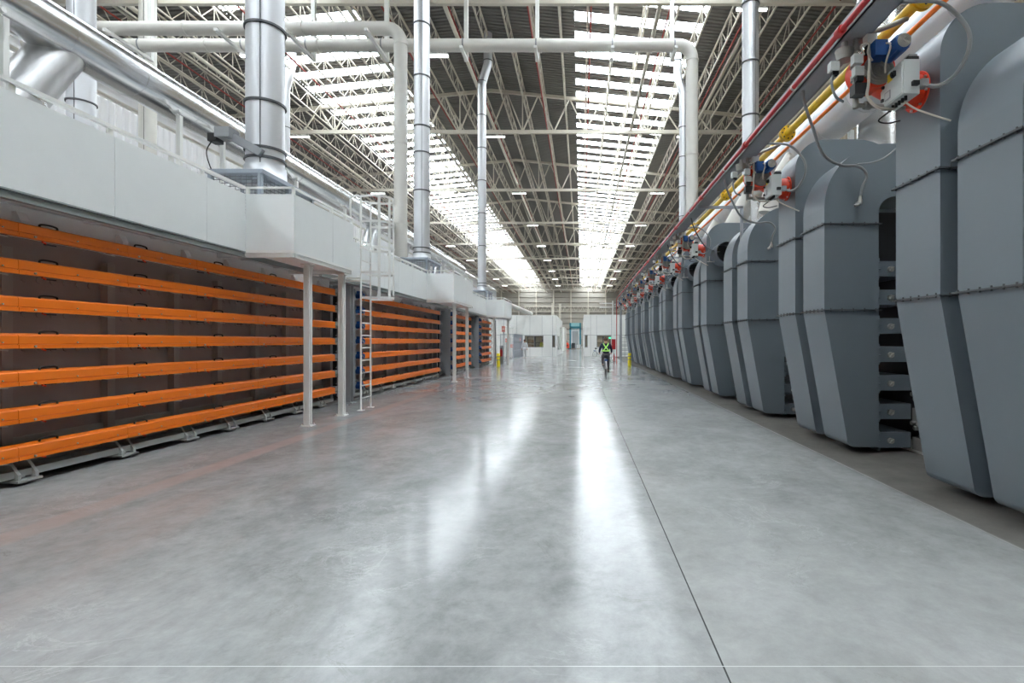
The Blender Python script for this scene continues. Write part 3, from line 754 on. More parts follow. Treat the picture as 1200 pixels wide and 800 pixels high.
# ------------------------------------------------------------------ burners
def make_burner():
    """local origin: aisle face of the duct, centre of a tall duct"""
    Y0 = 5.12
    t = thing('gas_burner', '', 'gas burner', (DX, Y0, 3.9), 'gas burners on the tall ducts')
    # mounting drum on the duct
    m = MB().cyl((DX-.02,Y0-.02,4.15),(DX,Y0-.02,4.15),.195,28); m.tube([(DX-.02,Y0-.02,4.15),(DX-.20,Y0-.02,4.15),(DX-.24,Y0-.02,4.15)],[.165,.165,.14],28)
    md = m.build('mounting_drum', M['red'], t)
    for i in range(8):
        a = PI/4*i+.3; MB().cyl((DX-.04,Y0-.02+.18*math.cos(a),4.15+.18*math.sin(a)),(DX-.02,Y0-.02+.18*math.cos(a),4.15+.18*math.sin(a)),.012,6).build('bolt', M['bolt'], md)
    m = MB().tube([(DX-.2,Y0-.02,4.15),(DX-.35,Y0-.03,4.22),(2.95,Y0-.05,4.31)],[.13,.13,.14],20); m.build('connecting_neck', M['red'], t)
    # blower
    cx, cy, cz = 2.93, 5.03, 4.33
    MB().tube([(cx,cy-.08,cz),(cx,cy+.12,cz)], .20, 32).build('blower_housing', M['red'], t)
    g = MB().cyl((cx+.03,cy-.10,cz-.03),(cx+.03,cy-.08,cz-.03),.15,28)
    for i in range(6): g.ring((cx+.03,cy-.105,cz-.03),'y',.02+.023*i,.026+.023*i,.012)
    g.build('intake_grille', M['cast'], t)
    m = MB().tube([(cx+.10,cy-.12,cz+.09),(cx+.10,cy-.36,cz+.09),(cx+.10,cy-.375,cz+.09)],[.078,.078,.066],28)
    for i in range(12): a = 2*PI*i/12; m.box(cx+.10+.08*math.cos(a)-.004,cx+.10+.08*math.cos(a)+.004,cy-.34,cy-.16,cz+.09+.08*math.sin(a)-.004,cz+.09+.08*math.sin(a)+.004)
    mo = m.build('motor', M['blue'], t)
    g = MB().cyl((cx+.10,cy-.384,cz+.09),(cx+.10,cy-.374,cz+.09),.062,24)
    for i in range(4): g.ring((cx+.10,cy-.388,cz+.09),'y',.012+.014*i,.017+.014*i,.01)
    g.build('fan_cover', M['bolt'], mo)
    MB().box(cx-.10,cx+.02,cy-.26,cy-.12,cz+.02,cz+.17).build('terminal_box', M['blue'], mo)
    # control cabinet
    bx = MB().box(3.05,3.20,4.69,5.06,3.94,4.265); cb = bx.build('control_box', M['ltgrey'], t)
    MB().box(3.04,3.05,4.705,5.045,3.955,4.25).build('door', M['ltgrey'], cb)
    m = MB().box(3.015,3.04,4.79,4.84,4.16,4.21); m.box(3.02,3.04,4.99,5.015,4.00,4.03); m.cyl((3.02,4.99,4.14),(3.04,4.99,4.14),.016,10); m.cyl((3.005,4.815,4.185),(3.03,4.815,4.185),.022,10)
    m.build('switch', M['black'], cb)
    m = MB().box(3.037,3.04,4.85,4.93,4.15,4.23); m.build('sticker', M['acc'], cb, 'yellow label')
    m = MB().box(3.034,3.04,4.88,4.97,3.99,4.07); m.build('display_frame', M['midgrey'], cb)
    m = MB().box(3.032,3.034,4.89,4.96,4.0,4.06); m.build('display', M['ltgrey'], cb)
    m = MB()
    for i in range(6): m.cyl((3.10,4.74+i*.05,3.90),(3.10,4.74+i*.05,3.94),.014,8)
    m.build('cable_gland', M['black'], cb)
    m = MB().box(3.20,3.27,4.66,4.74,4.0,4.07); m.build('plug', M['midgrey'], cb); m = MB().box(3.12,3.18,4.655,4.69,4.01,4.05); m.box(3.10,3.20,4.70,4.77,4.265,4.30); m.build('latch', M['black'], cb)
    MB().box(3.12,3.2,4.72,4.80,4.265,4.33).build('pressure_switch', M['midgrey'], cb)
    # gas train
    vx, vy = 2.75, 4.98
    p = MB().tube([(vx,vy,4.62),(vx,vy,3.93)],.028,12); p.tube([(vx,vy,3.96),(3.0,vy+.02,3.96),(3.3,vy+.1,3.98)],.022,10)
    for z in (4.5,4.33,4.2,4.08): p.cyl((vx,vy,z),(vx,vy,z+.05),.048,12)
    p.tube([(vx,vy,4.6),(vx+.2,vy+.05,4.72),(3.3,vy+.05,4.86)],.026,10)
    p.cyl((2.84,vy,3.96),(2.90,vy+.01,3.96),.04,10)
    p.build('gas_pipe', M['cast'], t)
    p = MB().tube([(vx-.10,vy+.02,4.52),(vx-.10,vy+.02,4.42)],[.09,.07],20); p.cyl((vx-.10,vy+.02,4.52),(vx-.10,vy+.02,4.60),.03,12); p.cyl((vx-.10,vy+.02,4.44),(vx+.0,vy,4.44),.02,8)
    p.build('pressure_regulator', M['cast'], t)
    for (x, y, z, s, m_) in ((vx+.10,vy-.08,4.56,.05,'ltgrey'),(vx+.10,vy-.08,4.47,.04,'black'),(vx-.04,vy-.10,4.36,.045,'ltgrey'),(vx-.03,vy-.10,4.24,.045,'ltgrey'),(vx-.02,vy-.10,4.18,.035,'black'),(vx-.22,vy,4.34,.045,'ltgrey'),(vx-.21,vy,4.29,.03,'black')):
        MB().box(x-s,x+s,y-s*.8,y+s*.8,z-s,z+s).build('solenoid_valve', M[m_], t)
    MB().box(vx-.07,vx+.05,vy-.12,vy-.02,4.02,4.13).build('actuator', M['dark'], t)
    MB().cyl((vx+.05,vy-.07,4.25),(vx+.05,vy-.06,4.25),.035,16).build('pressure_gauge', M['bolt'], t)
    MB().tube(bez([(vx-.22,vy,4.28),(vx-.24,vy,4.18),(vx-.20,vy,4.05),(vx-.10,vy+.05,4.02)]),.014,8).build('hose', M['hose'], t)
    MB().tube(bez([(vx+.08,vy-.1,4.5),(vx+.06,vy-.14,4.3),(vx+.05,vy-.14,4.1),(vx+.04,vy-.14,3.98),(vx+.12,vy-.15,3.88),(2.98,vy-.1,3.88),(3.1,vy-.05,3.90)]),.014,8).build('cable', M['hosel'], t)
    MB().tube(bez([(vx+.02,vy-.12,4.40),(vx-.03,vy-.15,4.47),(vx+.05,vy-.15,4.49),(vx+.04,vy-.15,4.40),(vx+.09,vy-.14,4.33)]),.010,8).build('cable', M['hosel'], t)
    MB().tube(bez([(cx-.02,cy-.2,cz+.15),(cx+.02,cy-.3,cz+.10),(cx+.0,cy-.26,cz-.05),(cx+.03,cy-.2,cz-.12)]),.009,8).build('cable', M['hosel'], t)
    MB().tube(bez([(3.26,4.70,4.02),(3.32,4.60,3.97),(3.40,4.5,4.02),(3.46,4.42,4.2),(3.42,4.40,4.4),(3.2,4.42,4.62),(2.88,4.5,4.68)]),.018,10).build('hose', M['hose'], t)
    MB().tube(bez([(3.12,4.80,3.92),(3.2,4.76,3.83),(3.33,4.70,3.74),(3.46,4.64,3.66)]),.009,8).build('cable', M['hosel'], t)
    m = MB().tube(bez([(3.12,5.05,3.92),(3.05,5.1,3.86),(3.15,5.12,3.84),(3.3,5.15,3.88)]),.008,8); m.build('cable', M['black'], t)
    return t
b0 = make_burner()
for i, y in enumerate(TYs):
    q = b0 if i == 0 else dup(b0, (0,0,0))
    q.location = (DX, y+.35, 3.9); q['label'] = 'orange-red gas burner with blue motor and pale control box, %s from the near end' % ORD[i]

# tray, red, yellow and orange pipes on the right
t = thing('cable_tray', 'long grey cable tray above the right ducts, beside the red pipe', 'cable tray', (2.72, 2.0, 4.62))
m = MB().box(2.60,2.86,1.5,36.3,4.62,4.635); m.box(2.60,2.615,1.5,36.3,4.62,4.78); m.box(2.845,2.86,1.5,36.3,4.62,4.78); m.build('tray', M['midgrey'], t)
for y in [7.9, 11.45] + [14.9+3.45*k for k in range(7)]:
    m = MB().box(2.60,3.62,y-.03,y+.03,4.56,4.615)
    if y > 11: m.box(3.56,3.62,y-.03,y+.03,3.3,4.60); m.build('bracket', M['fence'], t)
t = thing('red_pipe', 'long thin red pipe running beside the cable tray on the right', 'pipe', (2.53, 2, 4.5))
MB().tube([(2.53,1.5,4.62),(2.53,36.2,4.62),(2.53,36.35,4.5),(2.53,36.4,4.3),(2.53,36.4,.0)], .028, 10).build('pipe', M['pipered'], t)
for y in [5.0+2.9*k for k in range(11)]:
    MB().ring((2.53,y,4.62),'y',.027,.045,.09,12).build('coupling', M['pipered'], t)
    MB().ring((2.53,y+1.1,4.62),'y',.027,.036,.03,12).build('clamp', M['bolt'], t)
t = thing('yellow_gas_pipe', 'yellow flanged gas pipe above the burners on the right', 'pipe', (3.3, 2, 4.8))
MB().tube([(3.3,1.5,4.92),(3.3,36.5,4.92)], .055, 14).build('pipe', M['yellow'], t)
for y in [4.94,8.2,11.65,14.95] + [18.4+3.45*k for k in range(5)]:
    for s in (-.025,.025): fo = MB().cyl((3.3,y+s-.015,4.92),(3.3,y+s+.015,4.92),.12,24).build('flange', M['yellow'], t)
    for i in range(8):
        a = PI/4*i; MB().cyl((3.3+.09*math.cos(a),y-.05,4.92+.09*math.sin(a)),(3.3+.09*math.cos(a),y+.05,4.92+.09*math.sin(a)),.012,6).build('bolt', M['dark'], fo)
tag(MB().tube([(3.62,1.5,4.99),(3.62,38,4.99)], .028, 10).build('orange_pipe', M['orange']), 'thin orange pipe running behind the yellow gas pipe', 'pipe')
bp2 = longpipe(5.3, 6.25, .40, 1.2, 40.0, 'large silver duct running behind the right ducts', 1.3, 'silverm')
for y in (12.2, 15.6, 19.0, 22.5, 26, 29.5, 33):
    MB().tube([(5.3,y,6.2),(5.0,y+.15,5.7),(4.7,y+.25,5.15),(4.6,y+.28,4.7)], .28, 24).build('branch_duct', M['cream'] if y > 10 else M['silver'], bp2)
for y in [2.5+2.9*k for k in range(12)]:
    MB().box(5.85,5.95,y-.05,y+.05,3.6,6.2).build('support_post', M['white'], bp2)
stack(6.3, 10.6, .53, 3.2, 'very wide polished silver stack behind the nearest burner at right', [4.8,7.2,9.6], None, False, 'silver')
stack(5.3, 15.3, .25, 3.2, 'short polished riser below the right silver duct, right of the second burner', [4.6], None, False, 'silver', 'riser_duct', 6.2)
stack(6.35, 19.2, .30, 3.2, 'tall silver stack with dark bands rising at right of the cream downpipe', [6.3,8.1,10.0,12.0,14.2], None, False)
# looping hoses in front of the near ducts
tag(MB().tube(bez([(3.82,7.09,4.05),(4.05,7.1,4.08),(4.25,7.12,4.17),(4.5,7.15,4.38)]), .010, 8).build('cable', M['hose']), 'thin grey cable across the front of the second duct pair', 'cable')
# ------------------------------------------------------------------ bollards
def bollard(x, y, lab):
    t = thing('bollard', lab, 'bollard', (x,y,0), 'yellow bollards')
    MB().tube([(x,y,.0),(x,y,.80),(x,y,.83)],[.11,.11,.09],24).build('post', M['bollard'], t)
    for z in (.42,.62): MB().ring((x,y,z),'z',.105,.113,.05).build('reflective_band', M['midgrey'], t)
bollard(-5.19, 32.1, 'yellow bollard at the end of the left dryers'); bollard(3.12, 33.0, 'yellow bollard at the foot of the far right ducts')

# ------------------------------------------------------------------ offices at the far end
def office(name, x0, x1, y0, y1, H, label, wins, side=None, mdl=2.2, seams=()):
    """front wall at y0 with window openings (xa, xb, za, zb)"""
    t = thing(name, label, 'office', ((x0+x1)/2, y0, 0))
    w = MB(); xs_ = sorted(wins); cur = x0
    for (a, b_, za, zb) in xs_:
        w.box(cur, a, y0, y0+.12, 0, H); w.box(a, b_, y0, y0+.12, 0, za); w.box(a, b_, y0, y0+.12, zb, H); cur = b_
    w.box(cur, x1, y0, y0+.12, 0, H)
    if side is None:
        w.box(x0, x0+.12, y0+.12, y1, 0, H); w.box(x1-.12, x1, y0+.12, y1, 0, H)
    else:
        for xx, lst in side.items():
            c_ = y0+.12
            for (a, b_, za, zb) in sorted(lst):
                w.box(xx, xx+.12, c_, a, 0, H); w.box(xx, xx+.12, a, b_, 0, za); w.box(xx, xx+.12, a, b_, zb, H); c_ = b_
            w.box(xx, xx+.12, c_, y1, 0, H)
    w.box(x0, x1, y1-.12, y1, 0, H)
    w.build('wall', M['white'], t)
    MB().box(x0, x1, y0, y1, H, H+.08).build('roof', M['white'], t)
    MB().box(x0+.12, x1-.12, y0+.12, y1-.12, mdl+.35, mdl+.45).build('inner_ceiling', M['white'], t)
    MB().box(x0+.12, x1-.12, y0+4, y0+4.1, 0, mdl+.35).build('inner_wall', M['tan'], t)
    s = MB()
    for x in seams: s.box(x-.012, x+.012, y0-.006, y0, 0, H)
    s.box(x0, x1, y0-.008, y0, mdl, mdl+.03)
    s.build('panel_seam', M['midgrey'], t)
    for (a, b_, za, zb) in wins:
        f = MB().box(a, b_, y0-.02, y0+.0, zb-.04, zb); f.box(a, b_, y0-.02, y0, za, za+.04); f.box(a, a+.04, y0-.02, y0, za, zb); f.box(b_-.04, b_, y0-.02, y0, za, zb)
        if b_-a > 1: f.box((a+b_)/2-.02, (a+b_)/2+.02, y0-.02, y0, za, zb)
        fo = f.build('window', M['midgrey'], t)
        MB().box(a, b_, y0+.05, y0+.06, za, zb).build('pane', M['glass'], fo)
    li = MB().box((x0+x1)/2-1.2, (x0+x1)/2+1.2, y0+1.6, y0+1.9, mdl+.31, mdl+.345); li.build('ceiling_lamp', M['lamp'], t)
    return t
office('office', -10.5, -2.56, 53, 70, 4.2, 'white two-tier office block left of the far aisle', [(-5.85,-3.9,.95,2.17),(-3.0,-2.68,.95,2.17)],
       {-10.5: [], -2.68: [(54.2,55.6,.95,2.17),(57,60,.6,2.17),(62,65,.6,3.3)]}, 2.2, (-9.3,-8,-6.65,-5.3,-4.05,-2.95))
office('office', .27, 5.2, 53, 75, 4.25, 'white office block right of the far aisle behind the cyclist', [(1.63,3.1,.95,2.2),(.38,.68,.95,2.2)], None, 2.2, (.98,1.6,3.15))
o = MB().box(-6,-2.75,84,96,0,3.9).build('office', M['white']); tag(o, 'smaller white block farther back, left of the teal door frame', 'office')
# furniture inside
for (x, y, c_, lab) in ((-5.4,55.2,'wood','brown cardboard boxes on a rack inside the left office window'), (-4.6,55.6,'tan','tan shelf unit inside the left office window'), (2.0,55.4,'tan','tan shelf unit inside the right office window'), (2.8,55.8,'wood','brown cupboard inside the right office window')):
    t = thing('shelf_unit', lab, 'shelf', (x,y,0), 'shelf units inside the offices')
    f = MB()
    for s in (-.38,.34): f.box(x+s,x+s+.04,y,y+.4,0,2.1)
    for z in (.3,.85,1.4,2.05): f.box(x-.38,x+.38,y,y+.4,z,z+.03)
    f.build('frame', M['dark'], t)
    g = MB()
    for z in (.33,.88,1.43): g.box(x-.32,x-.02,y+.03,y+.36,z,z+.38); g.box(x+.04,x+.30,y+.03,y+.36,z,z+.30)
    g.build('contents', M[c_], t)
tag(MB().box(2.88,3.06,52.90,52.97,1.86,2.0).build('exit_lamp', M['green']), 'small glowing green lamp beside the right office window', 'lamp')
for (x, y, z0, z1, w, lab) in ((-4.0,72,4.28,6.9,.36,'beige vent stub rising behind the left office roof'), (-3.25,78,0,7.2,.3,'slim beige column behind the left office, right of the stub'), (.85,62,4.33,5.4,.3,'short beige vent stub on the right office roof')):
    q = MB().box(x-w/2,x+w/2,y,y+w,z0,z1); q.box(x-w/2-.04,x+w/2+.04,y-.04,y+w+.04,z1,z1+.05)
    tag(q.build('vent_stub', M['truss']), lab, 'vent', 'vent stubs above the offices')
# teal door frame and shutter in the distance
t = thing('gate_frame', 'tall teal gate frame with grey shutter at the far end of the aisle', 'gate', (-1.25,110,0))
m = MB().box(-2.5,-2.15,110,110.5,0,5.5); m.box(-.35,0,110,110.5,0,5.5); m.box(-2.5,0,110,110.5,4.3,4.75); m.build('frame', M['tealf'], t)
m = MB().box(-2.15,-.35,110.1,110.4,4.75,5.5); m.build('header', M['teal'], t)
m = MB()
for k in range(18): m.box(-1.9,-.6,110.2,110.26+.02*(k % 2),.9+.16*k,.9+.16*(k+1))
m.build('shutter', M['shutter'], t)
MB().box(-2.15,-.35,110.3,110.4,.9,4.3).build('backing', M['white'], t)
MB().box(-2.15,-.35,109.2,110.2,.0,.85).build('platform', M['midgrey'], t)
tag(MB().box(.3,12,88,88.2,0,4.8).build('partition', M['white']), 'white partition wall behind the right office', 'partition')
# grey panel door and post at right, red cabinet
t = thing('steel_post', 'thick grey steel post right of the cyclist near the duct row', 'post', (2.98,38.4,0))
MB().box(2.90,3.06,38.32,38.48,0,4.5).build('post', M['midgrey'], t); MB().box(2.8,3.16,38.2,38.6,0,.02).build('base_plate', M['midgrey'], t)
t = thing('white_post', 'slim white post with two short arms beside the red cabinet', 'post', (2.75,44.6,0))
MB().box(2.7,2.8,44.55,44.65,0,5.1).build('post', M['white'], t)
for z in (4.5,4.85): MB().box(1.6,2.8,44.56,44.64,z,z+.08).build('arm', M['white'], t)
t = thing('hose_cabinet', 'red fire hose cabinet on the red pipe right of the cyclist', 'fire cabinet', (2.62,40,1.0))
MB().box(2.40,2.70,40,40.25,.95,1.75).build('cabinet', M['pipered'], t); MB().box(2.42,2.68,39.98,40,.98,1.72).build('door', M['pipered'], t); MB().cyl((2.45,39.98,1.3),(2.45,39.95,1.3),.02,8).build('handle', M['bolt'], t)
MB().box(2.53,2.57,40.1,40.2,0,.95).build('stand', M['midgrey'], t)
t = thing('fire_extinguisher', 'small red fire extinguisher standing below the red cabinet', 'fire extinguisher', (2.62,40.8,0))
MB().tube([(2.62,40.8,0),(2.62,40.8,.42),(2.62,40.8,.5),(2.62,40.8,.56)],[.08,.08,.05,.025],16).build('cylinder', M['pipered'], t); MB().box(2.58,2.68,40.78,40.82,.56,.60).build('valve', M['black'], t)
t = thing('fire_extinguisher', 'red fire extinguisher on the column beside the left bollard', 'fire extinguisher', (-5.45,34.9,0))
MB().tube([(-5.45,34.9,.55),(-5.45,34.9,.95),(-5.45,34.9,1.02),(-5.45,34.9,1.08)],[.09,.09,.05,.025],16).build('cylinder', M['pipered'], t); MB().box(-5.5,-5.4,34.86,34.94,1.08,1.13).build('valve', M['black'], t)
MB().box(-5.56,-5.34,34.99,35.02,0,1.3).build('stand', M['midgrey'], t)
for (x, y, z, w, h, lab) in ((-5.5,36.2,2.45,.24,.42,'pale red notice board hung past the left bollard, upper one'), (-5.3,36.4,1.65,.2,.25,'small pale red notice past the left bollard, lower one'), (-6.1,46,1.15,.55,.3,'pale red sign on the railing before the grey fence'), (-5.7,47,1.75,.3,.25,'dark red panel on the railing left of the grey fence')):
    t = thing('safety_sign', lab, 'sign', (x,y,0), 'red signs at the far left')
    MB().box(x-w/2,x+w/2,y,y+.02,z-h/2,z+h/2).build('board', M['sign'], t); MB().box(x-.02,x+.02,y+.02,y+.05,0,z+h/2).build('post', M['midgrey'], t)
    MB().box(x-w*.35,x+w*.35,y-.004,y,z-.02,z+.02).build('stripe', M['white'], t)
# fence panels
for i in range(4):
    y = 42.6+1.65*i; x = -5.62
    t = thing('fence_panel', 'grey mesh fence panel before the left office, %s from the near end' % ORD[i], 'fence', (x,y,0), 'grey mesh fence panels')
    f = MB().box(x-.02,x+.02,y,y+.04,0,2.2); f.box(x-.02,x+.02,y+1.56,y+1.6,0,2.2)
    for z in (.12,.8,1.5,2.16): f.box(x-.02,x+.02,y,y+1.6,z,z+.04)
    f.build('frame', M['fence'], t)
    g = MB()
    for k in range(26): g.box(x-.006,x+.006,y+.05+k*.06,y+.062+k*.06,.12,2.16)
    for k in range(14): g.box(x-.006,x+.006,y,y+1.6,.2+k*.14,.212+k*.14)
    g.build('mesh', M['fence'], t)
t = thing('fence_panel', 'grey mesh fence panel facing the viewer left of the fence row', 'fence', (-6.2,42.4,0), 'grey mesh fence panels')
f = MB().box(-6.7,-6.66,42.4,42.44,0,2.2); f.box(-5.68,-5.64,42.4,42.44,0,2.2); f.box(-6.7,-5.64,42.4,42.44,2.16,2.2); f.box(-6.7,-5.64,42.4,42.44,.1,.14); f.build('frame', M['fence'], t)
g = MB()
for k in range(17): g.box(-6.64+k*.06,-6.63+k*.06,42.41,42.42,.12,2.16)
g.build('mesh', M['fence'], t)
t = thing('stair_rail', 'white tubular railing rising behind the grey fence at far left', 'railing', (-6.4,46,0))
for (y) in (44,45.5,47,48.5,50): MB().cyl((-6.6,y,0),(-6.6,y,3.0),.025,8).build('post', M['white'], t)
for z in (1.2,1.9,2.9): MB().cyl((-6.6,44,z),(-6.6,50,z),.025,8).build('rail', M['white'], t)
tag(MB().tube(bez([(-6.6,43,4.9),(-6.3,45,4.78),(-5.7,50,4.6),(-5.3,54,4.5)]), .21, 20).build('white_duct', M['cream']), 'white duct sloping down onto the left office roof', 'duct')
# rack at far right behind the posts
t = thing('storage_rack', 'grey wire storage rack behind the right posts, left of the far ducts', 'rack', (4.3,48,0))
for x in (3.6,4.1,4.6): MB().box(x-.02,x+.02,48,48.05,0,2.2).build('post', M['midgrey'], t)
for z in (.3,.7,1.1,1.5,1.9): MB().box(3.6,4.6,48,48.5,z,z+.03).build('shelf', M['midgrey'], t)
for z in (.33,.73,1.13): MB().box(3.7,4.5,48.1,48.4,z,z+.22).build('crate', M['ltgrey'], t)

# ------------------------------------------------------------------ bicycles and people
def wheel(cx, cy, r, parent, name='wheel', axis='x', rot=0):
    t_ = MB(); ca, sa = math.cos(rot), math.sin(rot)
    pts = [(cx + sa*r*.97*math.cos(a), cy + ca*r*.97*math.cos(a), r + r*.97*math.sin(a)) for a in [2*PI*i/28 for i in range(28)]]
    t_.tube(pts, r*.055, 8, closed=True); w = t_.build(name, M['rubber'], parent)
    s = MB()
    for i in range(14):
        a = 2*PI*i/14; s.tube([(cx,cy,r),(cx + sa*r*.93*math.cos(a), cy + ca*r*.93*math.cos(a), r + r*.93*math.sin(a))], .004, 4)
    s.tube([(cx-ca*.05,cy+sa*.05,r),(cx+ca*.05,cy-sa*.05,r)],.02,8)
    s.build('spokes', M['bolt'], w)
def bicycle(cx, cy, lab, rot=0, r=.33, box='blue'):
    t = thing('bicycle', lab, 'bicycle', (cx,cy,0))
    ca, sa = math.cos(rot), math.sin(rot)
    def W(l, f, z): return (cx + l*ca + f*sa, cy - l*sa + f*ca, z)      # l = sideways, f = forward
    bx, by, _ = W(0,0,0); fx, fy, _ = W(0,1.04,0)
    wheel(bx, by, r, t, 'rear_wheel', rot=rot); wheel(fx, fy, r, t, 'front_wheel', rot=rot)
    f = MB()
    f.tube([W(0,.42,.28),W(0,.22,.78)],.018,8); f.tube([W(0,.42,.28),W(0,.90,.72)],.02,8); f.tube([W(0,.27,.62),W(0,.88,.82)],.016,8)
    for s in (-.05,.05): f.tube([W(s,0,r),W(s*.6,.42,.28)],.011,6); f.tube([W(s,0,r),W(s*.4,.25,.70)],.010,6); f.tube([W(s,1.04,r),W(s,.92,.70)],.012,6)
    f.tube([W(0,.92,.70),W(0,.86,.95)],.016,8); f.build('frame', M['ltgrey'], t)
    MB().tube(bez([W(-.29,.72,1.0),W(-.22,.80,1.02),W(0,.86,.96),W(.22,.80,1.02),W(.29,.72,1.0)]),.013,8).build('handlebar', M['bolt'], t)
    MB().tube([W(0,.06,.86),W(0,.2,.875),W(0,.34,.87)],[.085,.06,.02],12).build('saddle', M['black'], t)
    g = MB()
    for i in range(9):
        a0 = PI*(.15+.1*i); g.bar(W(0,(r+.03)*math.cos(a0),r+(r+.03)*math.sin(a0)),W(0,(r+.03)*math.cos(a0+PI*.1),r+(r+.03)*math.sin(a0+PI*.1)),.05,.006)
    g.build('mudguard', M['ltgrey'], t)
    m = MB().box(-.08,.08,-.12,.06,r*2+.02,r*2+.09); m2 = MB()
    for v in m.v: m2.v.append(W(v[0], v[1], v[2]))
    m2.f = m.f; m2.sm = m.sm; m2.build('rear_carrier', M[box], t)
    c_ = MB().tube([W(-.14,.42,.28),W(.14,.42,.28)],.012,6); c_.tube([W(-.09,.42,.28),W(-.09,.38,.43)],.01,6); c_.tube([W(.09,.42,.28),W(.09,.46,.13)],.01,6)
    c_.tube([W(-.17,.38,.43),W(-.08,.38,.43)],.02,6); c_.tube([W(.17,.46,.13),W(.08,.46,.13)],.02,6); c_.build('cranks', M['dark'], t)
    return t
def skin(name, V, E, m, parent, lvl=2, label=None):
    off = Vector(WL.get(parent.name, (0,0,0)))
    bm = bmesh.new(); L_ = bm.verts.layers.skin.verify(); vs = []
    for i, (p, r) in enumerate(V):
        v = bm.verts.new(Vector(p)-off); r = r if isinstance(r, tuple) else (r, r)
        v[L_].radius = r; v[L_].use_root = (i == 0); vs.append(v)
    for a, b_ in E: bm.edges.new((vs[a], vs[b_]))
    me = bpy.data.meshes.new(name); bm.to_mesh(me); bm.free(); me.materials.append(m)
    o = bpy.data.objects.new(name, me); COL.objects.link(o); o.parent = parent; WL[o.name] = tuple(off)
    s = o.modifiers.new('skin', 'SKIN'); s.use_smooth_shade = True
    u = o.modifiers.new('sub', 'SUBSURF'); u.levels = lvl; u.render_levels = lvl
    if label: o['label'] = label
    return o
def figure(P_, lab, loc, top, legs, vest=None, hair='hair', s=1.0, shoes='dark', cross=False):
    """P_: joint positions; body is one continuous surface, clothes over it"""
    t = thing('person', lab, 'person', loc)
    J = P_
    def limb(k): return [J[k+'_'+q] for q in ('L','R')]
    names = ['pelvis','waist','chest','neck','head','crown']
    rad = [(.145,.11),(.125,.095),(.155,.11),.055,(.078,.095),(.055,.06)]
    V = [(J[n], tuple(x*s for x in r) if isinstance(r, tuple) else r*s) for n, r in zip(names, rad)]
    E = [(0,1),(1,2),(2,3),(3,4),(4,5)]
    for sd in 'LR':
        b = len(V)
        V += [(J['shoulder_'+sd],.06*s),(J['elbow_'+sd],.042*s),(J['wrist_'+sd],.028*s),(J['hand_'+sd],(.038*s,.022*s)),(J['tip_'+sd],(.028*s,.014*s))]
        E += [(2,b),(b,b+1),(b+1,b+2),(b+2,b+3),(b+3,b+4)]
        b = len(V)
        V += [(J['hip_'+sd],.09*s),(J['knee_'+sd],.058*s),(J['ankle_'+sd],.036*s),(J['toe_'+sd],(.036*s,.026*s))]
        E += [(0,b),(b,b+1),(b+1,b+2),(b+2,b+3)]
    body = skin('body', V, E, M['skin'], t)
    # fingers and thumb
    for sd in 'LR':
        h = Vector(J['hand_'+sd]); tp = Vector(J['tip_'+sd]); d = (tp-h).normalized(); side = d.cross(Vector((0,0,1)))
        if side.length < .1: side = Vector((0,1,0))
        side.normalize(); g = MB()
        for q, l in ((-1.5,.055),(-.5,.07),(.5,.075),(1.5,.062)):
            a = tp + side*q*.017*s; g.tube([a-d*.02, a+d*l*.5*s, a+d*l*.8*s-Vector((0,0,.025*s))],[.009*s,.0085*s,.007*s],6)
        a = h + side*(.03*s if sd == 'L' else -.03*s); g.tube([a, a+side*(.02*s if sd=='L' else -.02*s)+d*.03*s, a+d*.065*s],[.011*s,.010*s,.008*s],6)
        g.build('hand', M['skin'], t)
    V = [(J['pelvis'],(.178*s,.142*s)),(J['waist'],(.165*s,.135*s)),(J['chest'],(.195*s,.14*s)),(tuple(Vector(J['chest']).lerp(Vector(J['neck']),.45)),.135*s),(tuple(Vector(J['chest']).lerp(Vector(J['neck']),.85)),.085*s)]
    E = [(0,1),(1,2),(2,3),(3,4)]
    for sd in 'LR':
        b = len(V); V += [(J['shoulder_'+sd],.082*s),(J['elbow_'+sd],.058*s),(J['wrist_'+sd],.042*s)]; E += [(2,b),(b,b+1),(b+1,b+2)]
    skin('jacket', V, E, M[top], t)
    V = [(tuple(Vector(J['pelvis'])-Vector((0,0,.05*s))),(.160*s,.122*s))]; E = []
    for sd in 'LR':
        b = len(V); V += [(J['hip_'+sd],.108*s),(J['knee_'+sd],.075*s),(J['ankle_'+sd],.055*s)]; E += [(0,b),(b,b+1),(b+1,b+2)]
    skin('trousers', V, E, M[legs], t)
    for sd in 'LR':
        a = Vector(J['ankle_'+sd]); q = Vector(J['toe_'+sd])
        skin('shoe', [(tuple(a-Vector((0,0,.03*s))),.045*s),(tuple(a.lerp(q,.6)-Vector((0,0,.012*s))),(.05*s,.035*s)),(tuple(q),(.045*s,.028*s))],[(0,1),(1,2)], M[shoes], t)
    hd = Vector(J['head']); cr = Vector(J['crown'])
    g = MB(); n = 12
    for i in range(7):
        pass
    U = []; F = []
    for i in range(8):
        th = PI*.62*i/7
        for k in range(16):
            a = 2*PI*k/16
            U.append((hd.x+.098*s*math.sin(th)*math.cos(a), hd.y+J['face']*-.012*s+.108*s*math.sin(th)*math.sin(a), hd.z+.02*s+.115*s*math.cos(th)))
    for i in range(7):
        for k in range(16): F.append((i*16+k, i*16+(k+1)%16, (i+1)*16+(k+1)%16, (i+1)*16+k))
    g.add(U, F, True); g.build('hair', M[hair], t)
    fy = J['face']; g = MB()          # nose, ears, eyes, mouth
    g.tube([(hd.x,hd.y+fy*.095*s,hd.z+.0),(hd.x,hd.y+fy*.12*s,hd.z-.03*s)],[.008,.014],6)
